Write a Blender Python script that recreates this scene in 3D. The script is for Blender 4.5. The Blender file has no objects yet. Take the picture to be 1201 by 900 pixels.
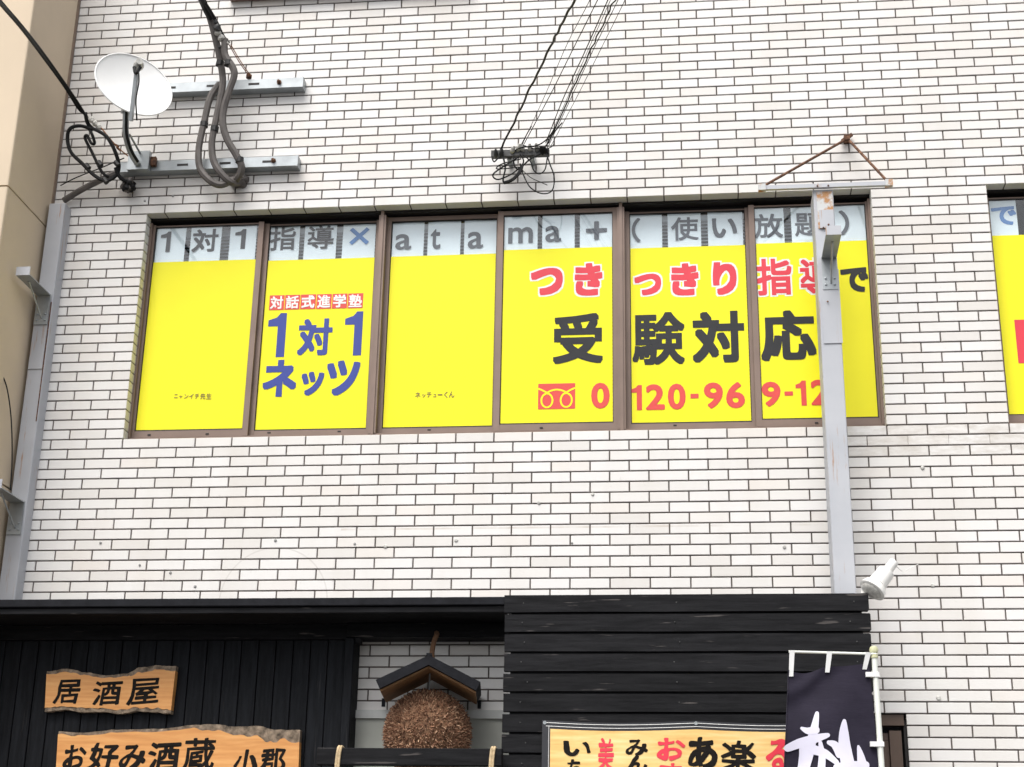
import bpy, bmesh, math, random
from mathutils import Vector, Matrix, noise
random.seed(7)
scene = bpy.context.scene
COL = scene.collection

# ------------------------------------------------------------------ camera
CAM = Vector((3.515, -8.8435, 1.6016))            # a person standing in the street, looking up
cd = bpy.data.cameras.new('camera'); cam = bpy.data.objects.new('camera', cd); COL.objects.link(cam)
YAW, PITCH, ROLL = -0.1193, 0.3420, 0.0188
fwd = Vector((math.sin(YAW)*math.cos(PITCH), math.cos(YAW)*math.cos(PITCH), math.sin(PITCH)))
rt = fwd.cross(Vector((0, 0, 1))).normalized(); up = rt.cross(fwd)
rt, up = rt*math.cos(ROLL)+up*math.sin(ROLL), up*math.cos(ROLL)-rt*math.sin(ROLL)
m = Matrix((rt, up, -fwd)).transposed().to_4x4(); m.translation = CAM
cam.matrix_world = m
cd.sensor_width = 36; cd.lens = 53.86; cd.clip_start = 0.05; cd.clip_end = 2000
scene.camera = cam

# ------------------------------------------------------------------ sky, sun, exposure (bright overcast day)
SUN_EL, SUN_AZ = math.radians(58), math.radians(200)      # azimuth clockwise from +y; in front of the wall, high
w = bpy.data.worlds.new('World'); scene.world = w; w.use_nodes = True
nt = w.node_tree; nt.nodes.clear()
sky = nt.nodes.new('ShaderNodeTexSky'); sky.sky_type = 'NISHITA'; sky.sun_disc = False
sky.sun_elevation = SUN_EL; sky.sun_rotation = SUN_AZ; sky.dust_density = 4.0; sky.air_density = 1.0
hs = nt.nodes.new('ShaderNodeHueSaturation'); hs.inputs['Saturation'].default_value = 0.22   # cloud cover: almost no blue
bg = nt.nodes.new('ShaderNodeBackground'); bg.inputs[1].default_value = 0.12
ow = nt.nodes.new('ShaderNodeOutputWorld')
nt.links.new(sky.outputs[0], hs.inputs['Color']); nt.links.new(hs.outputs[0], bg.inputs[0]); nt.links.new(bg.outputs[0], ow.inputs[0])
sl = bpy.data.lights.new('sun', 'SUN'); sl.energy = 1.2; sl.angle = math.radians(38); sl.color = (1.0, 0.96, 0.9)
so = bpy.data.objects.new('sun', sl); COL.objects.link(so)
sd = Vector((math.sin(SUN_AZ)*math.cos(SUN_EL), math.cos(SUN_AZ)*math.cos(SUN_EL), math.sin(SUN_EL)))
so.rotation_euler = sd.to_track_quat('Z', 'Y').to_euler(); so.location = (0, -6, 14)
vs = scene.view_settings; vs.view_transform = 'Standard'; vs.look = 'None'; vs.gamma = 1.0; vs.use_curve_mapping = False
vs.exposure = 1.0

# ------------------------------------------------------------------ materials
MATS = {}
def nodes(name):
    mt = bpy.data.materials.new(name); mt.use_nodes = True
    t = mt.node_tree; b = t.nodes['Principled BSDF']; MATS[name] = mt
    return mt, t, b
def N(t, kind, **kw):
    n = t.nodes.new('ShaderNode'+kind)
    for k, v in kw.items(): setattr(n, k, v)
    return n
def ramp(t, src, stops):
    r = N(t, 'ValToRGB'); t.links.new(src, r.inputs[0]); e = r.color_ramp.elements
    while len(e) > 1: e.remove(e[-1])
    for i, (p, c) in enumerate(stops):
        q = e[0] if i == 0 else e.new(p)
        q.position = p; q.color = (*c, 1) if len(c) == 3 else c
    return r.outputs[0]
def coords(t, scale=(1, 1, 1), kind='Position'):
    if kind == 'Position': src = N(t, 'NewGeometry').outputs['Position']
    else: src = N(t, 'TexCoord').outputs['Object']
    mp = N(t, 'Mapping'); mp.inputs['Scale'].default_value = scale; t.links.new(src, mp.inputs[0]); return mp.outputs[0]
def noi(t, vec, scale, detail=4, rough=.55):
    n = N(t, 'TexNoise'); n.inputs['Scale'].default_value = scale; n.inputs['Detail'].default_value = detail
    n.inputs['Roughness'].default_value = rough; t.links.new(vec, n.inputs['Vector']); return n.outputs['Fac']
def mixc(t, fac, a, b, mode='MIX'):
    x = N(t, 'Mix', data_type='RGBA', blend_type=mode)
    if isinstance(fac, (int, float)): x.inputs[0].default_value = fac
    else: t.links.new(fac, x.inputs[0])
    for s, i in ((a, 6), (b, 7)):
        if isinstance(s, tuple): x.inputs[i].default_value = (*s, 1)
        else: t.links.new(s, x.inputs[i])
    return x.outputs[2]
def mth(t, op, a, b=None, c=None):
    x = N(t, 'Math', operation=op)
    for i, s in enumerate((a, b, c)):
        if s is None: continue
        if isinstance(s, (int, float)): x.inputs[i].default_value = s
        else: t.links.new(s, x.inputs[i])
    return x.outputs[0]
def bump(t, b, h, strength=.3, dist=.003):
    n = N(t, 'Bump'); n.inputs['Strength'].default_value = strength; n.inputs['Distance'].default_value = dist
    t.links.new(h, n.inputs['Height']); t.links.new(n.outputs[0], b.inputs['Normal'])
def plain(name, col, rough=.5, metal=0, var=.12, nscale=9, spec=.5, bmp=0):
    mt, t, b = nodes(name); v = coords(t)
    n = noi(t, v, nscale, 5)
    lo = tuple(c*(1-var) for c in col); hi = tuple(min(1, c*(1+var)) for c in col)
    t.links.new(ramp(t, n, [(.3, lo), (.7, hi)]), b.inputs['Base Color'])
    b.inputs['Roughness'].default_value = rough; b.inputs['Metallic'].default_value = metal
    b.inputs['Specular IOR Level'].default_value = spec
    if bmp: bump(t, b, noi(t, v, nscale*6, 4), bmp, .003)
    return mt

TW, TH, ZS = 0.235, 0.065, 4.46                   # tile pitch, height of the window sill line
def tile_material():
    mt, t, b = nodes('glazed_tile')
    pos = N(t, 'NewGeometry').outputs['Position']; s = N(t, 'SeparateXYZ'); t.links.new(pos, s.inputs[0])
    row = mth(t, 'FLOOR', mth(t, 'DIVIDE', mth(t, 'SUBTRACT', s.outputs[2], ZS), TH))
    half = mth(t, 'MULTIPLY', mth(t, 'PINGPONG', row, 1.0), .5)
    col = mth(t, 'FLOOR', mth(t, 'SUBTRACT', mth(t, 'DIVIDE', s.outputs[0], TW), mth(t, 'SUBTRACT', .5, half)))
    cv = N(t, 'CombineXYZ'); t.links.new(row, cv.inputs[0]); t.links.new(col, cv.inputs[1])
    wn = N(t, 'TexWhiteNoise', noise_dimensions='2D'); t.links.new(cv.outputs[0], wn.inputs['Vector'])
    base = ramp(t, wn.outputs['Value'], [(0, (.665, .640, .610)), (.18, (.700, .680, .655)), (.5, (.725, .710, .690)), (.8, (.735, .722, .708)), (1, (.71, .672, .632))])
    v = coords(t)
    # soft weathering and rain streaks
    st = ramp(t, noi(t, coords(t, (2.2, 2.2, .5)), 1.3, 6, .6), [(.45, (1, 1, 1)), (.78, (.9, .88, .85))])
    c1 = mixc(t, .8, base, st, 'MULTIPLY')
    sp = ramp(t, noi(t, v, 22, 6, .7), [(.63, (1, 1, 1)), (.78, (.68, .65, .62))])
    c2 = mixc(t, .55, c1, sp, 'MULTIPLY')
    # ring left by an old round sign
    rc = Vector((1.04, 0, 3.419))
    dx = mth(t, 'SUBTRACT', s.outputs[0], rc.x); dz = mth(t, 'SUBTRACT', s.outputs[2], rc.z)
    rr = mth(t, 'SQRT', mth(t, 'ADD', mth(t, 'MULTIPLY', dx, dx), mth(t, 'MULTIPLY', dz, dz)))
    ring = mth(t, 'LESS_THAN', mth(t, 'ABSOLUTE', mth(t, 'SUBTRACT', rr, .33)), .0045)
    ring = mth(t, 'MULTIPLY', ring, mth(t, 'MULTIPLY', noi(t, v, 5, 3), .45))
    c3 = mixc(t, ring, c2, (.36, .33, .30))
    # straight faint edge left by an old sign board
    ln = mth(t, 'LESS_THAN', mth(t, 'ABSOLUTE', mth(t, 'SUBTRACT', s.outputs[2], (2.978, 0, 3.858)[2])), .006)
    ln = mth(t, 'MULTIPLY', ln, mth(t, 'LESS_THAN', mth(t, 'ABSOLUTE', mth(t, 'SUBTRACT', s.outputs[0], 2.85)), 1.42))
    c3 = mixc(t, mth(t, 'MULTIPLY', ln, ramp(t, noi(t, v, 4, 5, .6), [(.42, (0, 0, 0)), (.62, (.45, .45, .45))])), c3, (.42, .34, .27))
    # smeared mortar band right of the big window
    band = mth(t, 'MULTIPLY', mth(t, 'LESS_THAN', mth(t, 'ABSOLUTE', mth(t, 'SUBTRACT', s.outputs[2], ZS-1.5*TH)), TH*1.6), mth(t, 'GREATER_THAN', s.outputs[0], 4.42))
    band = mth(t, 'MULTIPLY', band, ramp(t, noi(t, coords(t, (1, 1, 3)), 9, 5, .65), [(.4, (0, 0, 0)), (.68, (.7, .7, .7))]))
    c4 = mixc(t, band, c3, (.48, .44, .39))
    t.links.new(c4, b.inputs['Base Color'])
    b.inputs['Roughness'].default_value = .42; b.inputs['Specular IOR Level'].default_value = .35
    bump(t, b, noi(t, coords(t, (6, 6, 90)), 6, 4, .6), .22, .002)
    return mt
tile_material()
plain('grout', (.10, .083, .076), .9, var=.3, nscale=14, bmp=.3)
plain('bronze', (.20, .142, .115), .45, .2, .10, 5)
plain('bronze_dark', (.095, .062, .045), .45, .2, .12, 5)
plain('gasket', (.018, .016, .016), .7, 0)
plain('paper', (.84, .90, .94), .75, var=.03, nscale=4)
plain('ink_sky_veil', (.085, .095, .115), .6); plain('ink_black', (.035, .037, .045), .6); plain('ink_blue', (.075, .22, .52), .6); plain('print_black', (.026, .027, .03), .5, spec=.25)  # first ink is paled to imitate sky reflected in the glass
plain('print_blue', (.018, .04, .27), .45, var=.03); plain('print_red', (.68, .03, .055), .45, var=.03); plain('print_orange', (.66, .055, .045), .45, var=.03)
plain('print_white', (.8, .8, .78), .45, var=.02); plain('print_brown', (.22, .16, .03), .5)
plain('film_yellow', (.86, .80, .012), .38, var=.025, nscale=2, spec=.3)
plain('blind_grey', (.42, .46, .50), .5); plain('room_dark', (.035, .035, .04), .9)
plain('galvanised', (.36, .385, .40), .45, .55, .18, 7); plain('dish_white', (.83, .83, .82), .35, var=.02); plain('plastic_grey', (.30, .30, .29), .55)
plain('conduit', (.10, .088, .082), .62, var=.22, nscale=16); plain('cable_black', (.010, .010, .011), .6, var=.3, spec=.2); plain('tape', (.012, .012, .013), .6)
plain('porcelain', (.5, .49, .46), .3, var=.35, nscale=40); plain('copper', (.30, .13, .06), .5, .5)
plain('fitting', (.05, .05, .05), .5, .4, .5, 30)
plain('concrete', (.34, .35, .32), .85, var=.12, nscale=3, bmp=.2); plain('asphalt', (.055, .055, .056), .9, var=.25, nscale=30, bmp=.4); plain('pave', (.28, .27, .26), .85, var=.15, nscale=6, bmp=.2)
plain('ledge_metal', (.42, .43, .42), .5, .2)
plain('neighbour_render', (.61, .50, .37), .8, var=.06, nscale=1.5, bmp=.15); plain('sealant', (.22, .16, .12), .7)
plain('rope', (.55, .42, .25), .9, var=.25, nscale=60); plain('brown_rope', (.16, .085, .045), .9, var=.3, nscale=60)
plain('pole_white', (.74, .76, .70), .4, var=.06); plain('pole_ball', (.58, .58, .36), .45); plain('lamp_white', (.80, .79, .76), .4, var=.03)
plain('sumi', (.012, .010, .009), .8, var=.3, nscale=30, spec=.1); plain('banner_red', (.72, .03, .06), .5); plain('banner_border', (.018, .0185, .024), .5)
plain('bark', (.21, .16, .115), .95, var=.75, nscale=26, bmp=1.0); plain('roof_under', (.23, .115, .045), .7, var=.25, nscale=20)
plain('roof_shingle', (.013, .0135, .0165), .75, var=.3, nscale=12, bmp=.3, spec=.12)
plain('clip', (.75, .75, .74), .5)

def steel_material():                              # grey painted steel with rust runs
    mt, t, b = nodes('painted_steel'); v = coords(t)
    base = ramp(t, noi(t, v, 3, 5), [(.3, (.40, .415, .45)), (.7, (.47, .48, .51))])
    r1 = noi(t, coords(t, (22, 22, .7)), 3.2, 6, .65); r2 = noi(t, coords(t, (3, 3, .6)), 3, 5, .7)
    msk = ramp(t, mth(t, 'MULTIPLY', r1, r2), [(.33, (0, 0, 0)), (.43, (1, 1, 1))])
    c = mixc(t, msk, base, (.36, .19, .09)); t.links.new(c, b.inputs['Base Color'])
    b.inputs['Roughness'].default_value = .5; bump(t, b, r2, .1, .002)
steel_material()
def rust_material():
    mt, t, b = nodes('rust'); v = coords(t)
    c = ramp(t, noi(t, v, 45, 6, .7), [(.3, (.035, .018, .012)), (.5, (.10, .045, .025)), (.62, (.20, .095, .05)), (.74, (.36, .28, .2))])
    t.links.new(c, b.inputs['Base Color']); b.inputs['Roughness'].default_value = .9; bump(t, b, noi(t, v, 90, 4), .5, .002)
rust_material()
def rusty_paint():
    mt, t, b = nodes('rusty_paint'); v = coords(t)
    f = ramp(t, noi(t, v, 14, 6, .7), [(.44, (0, 0, 0)), (.56, (1, 1, 1))])
    c = mixc(t, f, (.55, .56, .56), (.42, .22, .10)); t.links.new(c, b.inputs['Base Color']); b.inputs['Roughness'].default_value = .8
rusty_paint()
def wood_dark(name, axis, lo=(.0045, .0045, .0055), hi=(.0165, .0165, .0185), scr=.35):
    mt, t, b = nodes(name)
    sc = (2.2, 26, 26) if axis == 'x' else (26, 26, 2.2)
    oi = N(t, 'ObjectInfo'); pos = N(t, 'NewGeometry').outputs['Position']
    ad = N(t, 'VectorMath', operation='ADD'); t.links.new(pos, ad.inputs[0])
    k = N(t, 'VectorMath', operation='SCALE'); k.inputs[0].default_value = (7, 3, 5); t.links.new(oi.outputs['Random'], k.inputs['Scale']); t.links.new(k.outputs[0], ad.inputs[1])
    mp = N(t, 'Mapping'); mp.inputs['Scale'].default_value = sc; t.links.new(ad.outputs[0], mp.inputs[0])
    g = noi(t, mp.outputs[0], 1.6, 7, .65)
    c = ramp(t, g, [(.3, lo), (.62, hi)])
    rv = ramp(t, oi.outputs['Random'], [(0, (.72, .72, .72)), (1, (1.0, 1.0, 1.0))])
    c = mixc(t, 1, c, rv, 'MULTIPLY')
    mp2 = N(t, 'Mapping'); mp2.inputs['Scale'].default_value = (1.2, 30, 14) if axis == 'x' else (30, 30, 1.2); mp2.inputs['Rotation'].default_value = (0, .12, 0)
    t.links.new(ad.outputs[0], mp2.inputs[0])
    s = ramp(t, noi(t, mp2.outputs[0], 3.1, 3, .5), [(.665, (0, 0, 0)), (.71, (1, 1, 1))])
    c = mixc(t, mth(t, 'MULTIPLY', s, scr), c, (.19, .17, .16)); t.links.new(c, b.inputs['Base Color'])
    b.inputs['Roughness'].default_value = .7; b.inputs['Specular IOR Level'].default_value = .13
    bump(t, b, g, .5, .004)
wood_dark('charred_plank', 'x'); wood_dark('charred_board', 'z', (.004, .0045, .006), (.013, .0145, .018), .06)
def wood_sign(name, c0, c1, c2):
    mt, t, b = nodes(name)
    g = noi(t, coords(t, (1.6, 8, 13)), 1.7, 6, .6); wv = N(t, 'TexWave', bands_direction='Z'); wv.inputs['Scale'].default_value = 5; wv.inputs['Distortion'].default_value = 9; wv.inputs['Detail'].default_value = 3
    t.links.new(coords(t, (.5, 1, 2.2)), wv.inputs[0])
    c = ramp(t, g, [(.3, c0), (.5, c1), (.72, c2)]); c = mixc(t, .09, c, wv.outputs['Color'], 'SOFT_LIGHT')
    t.links.new(c, b.inputs['Base Color']); b.inputs['Roughness'].default_value = .5; bump(t, b, g, .15, .002)
wood_sign('sign_wood', (.56, .235, .060), (.66, .30, .088), (.74, .38, .13))
wood_sign('banner_print', (.70, .40, .12), (.80, .53, .19), (.86, .66, .32))
def glass_material():
    mt, t, b = nodes('glass'); t.nodes.remove(b)
    tr = N(t, 'BsdfTransparent'); tr.inputs[0].default_value = (.96, .98, .985, 1)
    gl = N(t, 'BsdfGlossy'); gl.inputs['Roughness'].default_value = .02
    lw = N(t, 'LayerWeight'); fr = mth(t, 'ADD', .055, mth(t, 'MULTIPLY', .9, mth(t, 'POWER', lw.outputs['Facing'], 5.0)))
    mx = N(t, 'MixShader'); t.links.new(fr, mx.inputs[0]); t.links.new(tr.outputs[0], mx.inputs[1]); t.links.new(gl.outputs[0], mx.inputs[2])
    t.links.new(mx.outputs[0], t.nodes['Material Output'].inputs[0])
glass_material()
def cloth_material():
    mt, t, b = nodes('flag_cloth'); v = coords(t)
    c = ramp(t, noi(t, v, 5, 5), [(.3, (.016, .0135, .024)), (.7, (.026, .022, .038))]); t.links.new(c, b.inputs['Base Color'])
    b.inputs['Roughness'].default_value = .75; b.inputs['Sheen Weight'].default_value = .05; b.inputs['Specular IOR Level'].default_value = .15
    bump(t, b, noi(t, coords(t, (1.5, 1, 5)), 3, 4), .4, .012)
cloth_material()
plain('flag_white', (.68, .66, .78), .7, var=.06, nscale=6)
def twig_material():
    mt, t, b = nodes('cedar_twig'); g = N(t, 'NewGeometry')
    c = ramp(t, g.outputs['Random Per Island'], [(0, (.07, .033, .02)), (.3, (.20, .095, .055)), (.7, (.36, .19, .11)), (1, (.52, .34, .22))])
    t.links.new(c, b.inputs['Base Color']); b.inputs['Roughness'].default_value = .85
twig_material()

# ------------------------------------------------------------------ mesh helpers
class MB:
    def __init__(s): s.v = []; s.f = []
    def add(s, vs, fs):
        o = len(s.v); s.v += [tuple(p) for p in vs]; s.f += [[i+o for i in q] for q in fs]; return s
    def box(s, x0, x1, y0, y1, z0, z1):
        return s.add([(x, y, z) for z in (z0, z1) for y in (y0, y1) for x in (x0, x1)],
                     [(0, 2, 3, 1), (4, 5, 7, 6), (0, 1, 5, 4), (1, 3, 7, 5), (3, 2, 6, 7), (2, 0, 4, 6)])
    def cham(s, x0, x1, y0, y1, z0, z1, c):         # box whose front (-y) edges are chamfered
        vs = [(x0, y1, z0), (x1, y1, z0), (x1, y1, z1), (x0, y1, z1), (x0, y0+c, z0), (x1, y0+c, z0), (x1, y0+c, z1), (x0, y0+c, z1),
              (x0+c, y0, z0+c), (x1-c, y0, z0+c), (x1-c, y0, z1-c), (x0+c, y0, z1-c)]
        fs = [(8, 9, 10, 11), (3, 2, 1, 0)]
        for i in range(4):
            j = (i+1) % 4; fs += [(4+i, 4+j, 8+j, 8+i), (i, j, 4+j, 4+i)]
        return s.add(vs, fs)
    def bar(s, a, b, wd, ht, upv=(0, 0, 1)):        # square bar from a to b
        a, b = Vector(a), Vector(b); d = (b-a).normalized(); r = d.cross(Vector(upv))
        if r.length < 1e-4: r = d.cross(Vector((0, 1, 0)))
        r.normalize(); u = r.cross(d)
        vs = [p+r*(wd/2*i)+u*(ht/2*j) for p in (a, b) for i, j in ((-1, -1), (1, -1), (1, 1), (-1, 1))]
        return s.add(vs, [(3, 2, 1, 0), (4, 5, 6, 7)]+[(i, (i+1) % 4, 4+(i+1) % 4, 4+i) for i in range(4)])
    def lathe(s, a, d, prof, n=20):                 # prof: (distance along d, radius)
        a = Vector(a); d = Vector(d).normalized(); r = d.orthogonal().normalized(); u = d.cross(r); vs = []; fs = []
        for h, rad in prof:
            for k in range(n):
                an = 2*math.pi*k/n; vs.append(a+d*h+(r*math.cos(an)+u*math.sin(an))*max(rad, 1e-4))
        for i in range(len(prof)-1):
            for k in range(n):
                q = (k+1) % n; fs.append((i*n+k, i*n+q, (i+1)*n+q, (i+1)*n+k))
        fs += [tuple(range(n))[::-1], tuple((len(prof)-1)*n+k for k in range(n))]
        return s.add(vs, fs)
    def tube(s, pts, rad, n=8, smooth=5, closed=False):
        P_ = [Vector(p[:3]) for p in pts]; q = []
        if smooth and len(P_) > 2:
            for i in range(len(P_)-1):
                a, b, c, d = P_[max(i-1, 0)], P_[i], P_[i+1], P_[min(i+2, len(P_)-1)]
                for k in range(smooth):
                    t = k/smooth
                    q.append(.5*((2*b)+(c-a)*t+(2*a-5*b+4*c-d)*t*t+(3*b-a-3*c+d)*t**3))
            q.append(P_[-1])
        else: q = P_
        vs = []; fs = []; ref = None
        for i, p in enumerate(q):
            d = (q[min(i+1, len(q)-1)]-q[max(i-1, 0)]).normalized()
            if ref is None: ref = d.orthogonal().normalized()
            ref = (ref-d*ref.dot(d)).normalized(); u = d.cross(ref)
            for k in range(n):
                an = 2*math.pi*k/n; vs.append(p+(ref*math.cos(an)+u*math.sin(an))*rad)
        for i in range(len(q)-1):
            for k in range(n):
                j = (k+1) % n; fs.append((i*n+k, i*n+j, (i+1)*n+j, (i+1)*n+k))
        fs += [tuple(range(n))[::-1], tuple((len(q)-1)*n+k for k in range(n))]
        return s.add(vs, fs)
    def prism(s, outline, y0, y1):                  # outline [(x,z)] extruded in y
        n = len(outline); vs = [(x, y0, z) for x, z in outline]+[(x, y1, z) for x, z in outline]
        return s.add(vs, [tuple(range(n)), tuple(range(n, 2*n))[::-1]]+[(i, n+i, n+(i+1) % n, (i+1) % n) for i in range(n)])
    def mesh(s, name):
        me = bpy.data.meshes.new(name); me.from_pydata(s.v, [], s.f); me.update()
        bm = bmesh.new(); bm.from_mesh(me); bmesh.ops.recalc_face_normals(bm, faces=bm.faces); bm.to_mesh(me); bm.free()
        return me
    def build(s, name, mat, parent=None, smooth=False):
        me = s.mesh(name); me.materials.append(MATS[mat]); o = bpy.data.objects.new(name, me); COL.objects.link(o)
        if smooth: me.shade_smooth(); me.set_sharp_from_angle(angle=math.radians(40))
        if parent: o.parent = parent; o.matrix_parent_inverse = Matrix.Translation(-parent.location)
        return o
def tag(o, label, cat, group=None, kind=None):
    o['label'] = label; o['category'] = cat
    if group: o['group'] = group
    if kind: o['kind'] = kind
    return o
def empty(name, loc, label, cat, group=None):
    o = bpy.data.objects.new(name, None); COL.objects.link(o); o.location = loc; o.empty_display_size = .1
    return tag(o, label, cat, group)

# ---- lettering: glyph outlines turned into flat meshes, thickened by striking them several times
DENSE = {'験': .55, '導': .5, '指': .62, '題': .5, '放': .62, '使': .6, '対': .78, '応': .8, '受': .72, '塾': .6, '話': .75, '進': .72, '酒': .62, '屋': .62, '居': .7, '蔵': .5, '郡': .6, '好': .75, '楽': .5, '美': .65, 'あ': .8}   # crowded characters take thinner strokes
GLYPH = {}
def glyph(ch):
    if ch not in GLYPH:
        c = bpy.data.curves.new('g', 'FONT'); c.body = ch; c.resolution_u = 4
        o = bpy.data.objects.new('g', c); COL.objects.link(o)
        me = bpy.data.meshes.new_from_object(o.evaluated_get(bpy.context.evaluated_depsgraph_get()))
        GLYPH[ch] = ([(v.co.x, v.co.y) for v in me.vertices], [tuple(p.vertices) for p in me.polygons])
        bpy.data.objects.remove(o); bpy.data.curves.remove(c); bpy.data.meshes.remove(me)
    return GLYPH[ch]
SQ = [(i/2, j/2) for i in range(-2, 3) for j in range(-2, 3)]
CI = [(0, 0)]+[(math.cos(k*math.pi/8), math.sin(k*math.pi/8)) for k in range(16)]+[(.5*math.cos(k*math.pi/4), .5*math.sin(k*math.pi/4)) for k in range(8)]
def letter(mb, ch, bx, y, bold=.03, style='sq', grow=0, surf=None, shear=0, wob=0, rot=0):
    """write one character into the box bx = (centre x, centre z, width, height) on the plane y, facing -y"""
    bold *= DENSE.get(ch, 1); vs, fs = glyph(ch); xs = [p[0] for p in vs]; ys = [p[1] for p in vs]
    x0, x1, y0, y1 = min(xs), max(xs), min(ys), max(ys); cx, cz, wd, ht = bx
    bw, bh = x1-x0+2*bold, y1-y0+2*bold; sx, sz = wd/bw, ht/bh
    pat = SQ if style == 'sq' else CI; em = (sx+sz)/2
    for k, (i, j) in enumerate(pat):
        out = []
        for px, py in vs:
            bm = 1 if not wob else max(.2, 1+1.2*noise.noise(Vector((px*3.1+ord(ch) % 89, py*3.1, 2.7))))   # brush pressure
            a = (px-(x0+x1)/2)*sx+i*(bold*bm*sx+grow); b = (py-(y0+y1)/2)*sz+j*(bold*bm*sz+grow)
            if wob:
                nv = noise.noise_vector(Vector((px*4+ord(ch) % 97, py*4, 0))); a += nv.x*wob*em; b += nv.y*wob*em
            a += b*shear; a, b = a*math.cos(rot)-b*math.sin(rot), a*math.sin(rot)+b*math.cos(rot)
            X, Z = cx+a, cz+b; Y = (surf(X, Z) if surf else y)-.00003*k
            out.append((X, Y, Z))
        mb.add(out, fs)
def build_flat(mb, name, mat, parent):
    me = bpy.data.meshes.new(name); me.from_pydata(mb.v, [], mb.f); me.update(); me.materials.append(MATS[mat])
    o = bpy.data.objects.new(name, me); COL.objects.link(o); o.parent = parent; o.matrix_parent_inverse = Matrix.Translation(-parent.location); return o

# ------------------------------------------------------------------ ground
g = MB().add([(-60, -60, 0), (60, -60, 0), (60, 30, 0), (-60, 30, 0)], [(0, 1, 2, 3)]).build('street', 'asphalt'); g['kind'] = 'structure'
pv = MB().box(-20, 20, -1.6, .3, -.05, .12).build('pavement', 'pave'); pv['kind'] = 'structure'

# ------------------------------------------------------------------ the tiled building
XL, XR, ZT = -.655, 7.6, 8.6
bld = empty('tiled_building', (2.3, .2, 0), 'building faced with white brick-shaped tiles, wide yellow window on its upper floor', 'building')
U = lambda u: u*TW
V = lambda v: ZS+v*TH
OPEN = [(0, 20, 0, 24), (23, 31, 0, 24), (14, 20, -40, -26), (2, 9, 49, 62)]     # window openings in tile units
def wall_rects():
    BIG = [(o[0]-.025, o[1]+.025, o[2], o[3]) for o in OPEN]
    us = sorted({XL/TW, XR/TW, *[o[0] for o in BIG], *[o[1] for o in BIG]}); us = [u for u in us if XL/TW <= u <= XR/TW+1e-6]
    out = []
    for a, b in zip(us, us[1:]):
        holes = sorted((o[2]-.09, o[3]+.09) for o in BIG if o[0] <= a+1e-6 and o[1] >= b-1e-6); z = (0-ZS)/TH
        for h0, h1 in holes:
            if h0 > z: out.append((a, b, z, h0))
            z = max(z, h1)
        if z < (ZT-ZS)/TH: out.append((a, b, z, (ZT-ZS)/TH))
    return out
wm = MB()
for a, b, c, d in wall_rects(): wm.box(U(a), U(b), .007, .26, V(c), V(d))
wm.build('wall', 'grout', bld)
MB().box(XL, XR, 3.0, 3.1, 0, ZT).build('rear_wall', 'room_dark', bld)
rm = MB(); rm.box(XL, XR, .27, 3, V(-6), V(-5)); rm.box(XL, XR, .27, 3, ZT-.1, ZT); rm.box(XL, XL+.1, .27, 3, V(-5), ZT-.1); rm.box(XR-.1, XR, .27, 3, V(-5), ZT-.1)
rm.build('room_shell', 'room_dark', bld)
J = .0042                                          # half a mortar joint
tiles = []
def hid(u, v):                                     # behind the shop front
    if v < -20.5 and u < 6.4: return True
    if v < -19.5 and 10.9 < u < 19.0: return True
    if v < -26.3 and u < 11: return True
    return False
for r in range(-62, 64):
    if V(r+1) > ZT: break
    off = 0 if (r % 2 == 1) else .5
    segs = [(XL/TW, XR/TW)]
    for o in OPEN:
        if o[2] <= r < o[3]:
            ns = []
            for a, b in segs:
                if o[1] <= a or o[0] >= b: ns.append((a, b)); continue
                if o[0] > a: ns.append((a, o[0]))
                if o[1] < b: ns.append((o[1], b))
            segs = ns
    for a, b in segs:
        u = math.floor(a-off)+off
        while u < b:
            p, q = max(u, a), min(u+1, b); u += 1
            if q-p < .04: continue
            if hid((p+q)/2, r): continue
            deep = any((o[2] <= r < o[3] and (abs(p-o[1]) < .01 or abs(q-o[0]) < .01)) or (r == o[3] and p < o[1] and q > o[0]) for o in OPEN[:2])
            jl = jr = J
            if r == -2 and p > 18.6: jl = jr = .0006
            if any(o[2] <= r < o[3] and abs(p-o[1]) < .01 for o in OPEN): jl = 0
            if any(o[2] <= r < o[3] and abs(q-o[0]) < .01 for o in OPEN): jr = 0
            tiles.append((p, q, r, deep, (jl, jr)))
def seen(p, q, r):
    c = (p+q)/2
    if not (-2.7 < c < 25 and -33 < r < 47): return False
    if c > 19.2 and c < 23.6: return True
    if c >= 23.6: return r > -20 and False
    if r < -17: return 7 < c < 10 and r > -25
    return True
order = sorted((Vector((U((p+q)/2), 0, V(r+.5)))-CAM).length if (seen(p, q, r) and q-p > .9) else 1e6+i for i, (p, q, r, dp, jl) in enumerate(tiles))
cut = order[299]
rest = MB(); shared = {}
for p, q, r, deep, jl in tiles:
    jy = random.uniform(-.0012, .0012)
    x0, x1, z0, z1 = U(p)+jl[0], U(q)-jl[1], V(r)+J, V(r+1)-J; y1 = .082 if deep else .012
    one = seen(p, q, r) and q-p > .9 and (Vector((U((p+q)/2), 0, V(r+.5)))-CAM).length <= cut
    if not one:
        rest.cham(x0, x1, jy, y1, z0, z1, .0022); continue
    key = (round(x1-x0, 4), deep)
    if key not in shared:
        h = (x1-x0)/2
        shared[key] = MB().cham(-h, h, 0, y1, -(TH/2-J), TH/2-J, .0022).mesh('tile'); shared[key].materials.append(MATS['glazed_tile'])
    o = bpy.data.objects.new('tile', shared[key]); COL.objects.link(o); o.parent = bld; o.matrix_parent_inverse = Matrix.Translation(-bld.location)
    o.location = ((x0+x1)/2, jy, (z0+z1)/2); o.rotation_euler = (random.uniform(-.004, .004), 0, random.uniform(-.0025, .0025))
ro = rest.build('tiling', 'glazed_tile', bld); ro['kind'] = 'stuff'
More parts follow.
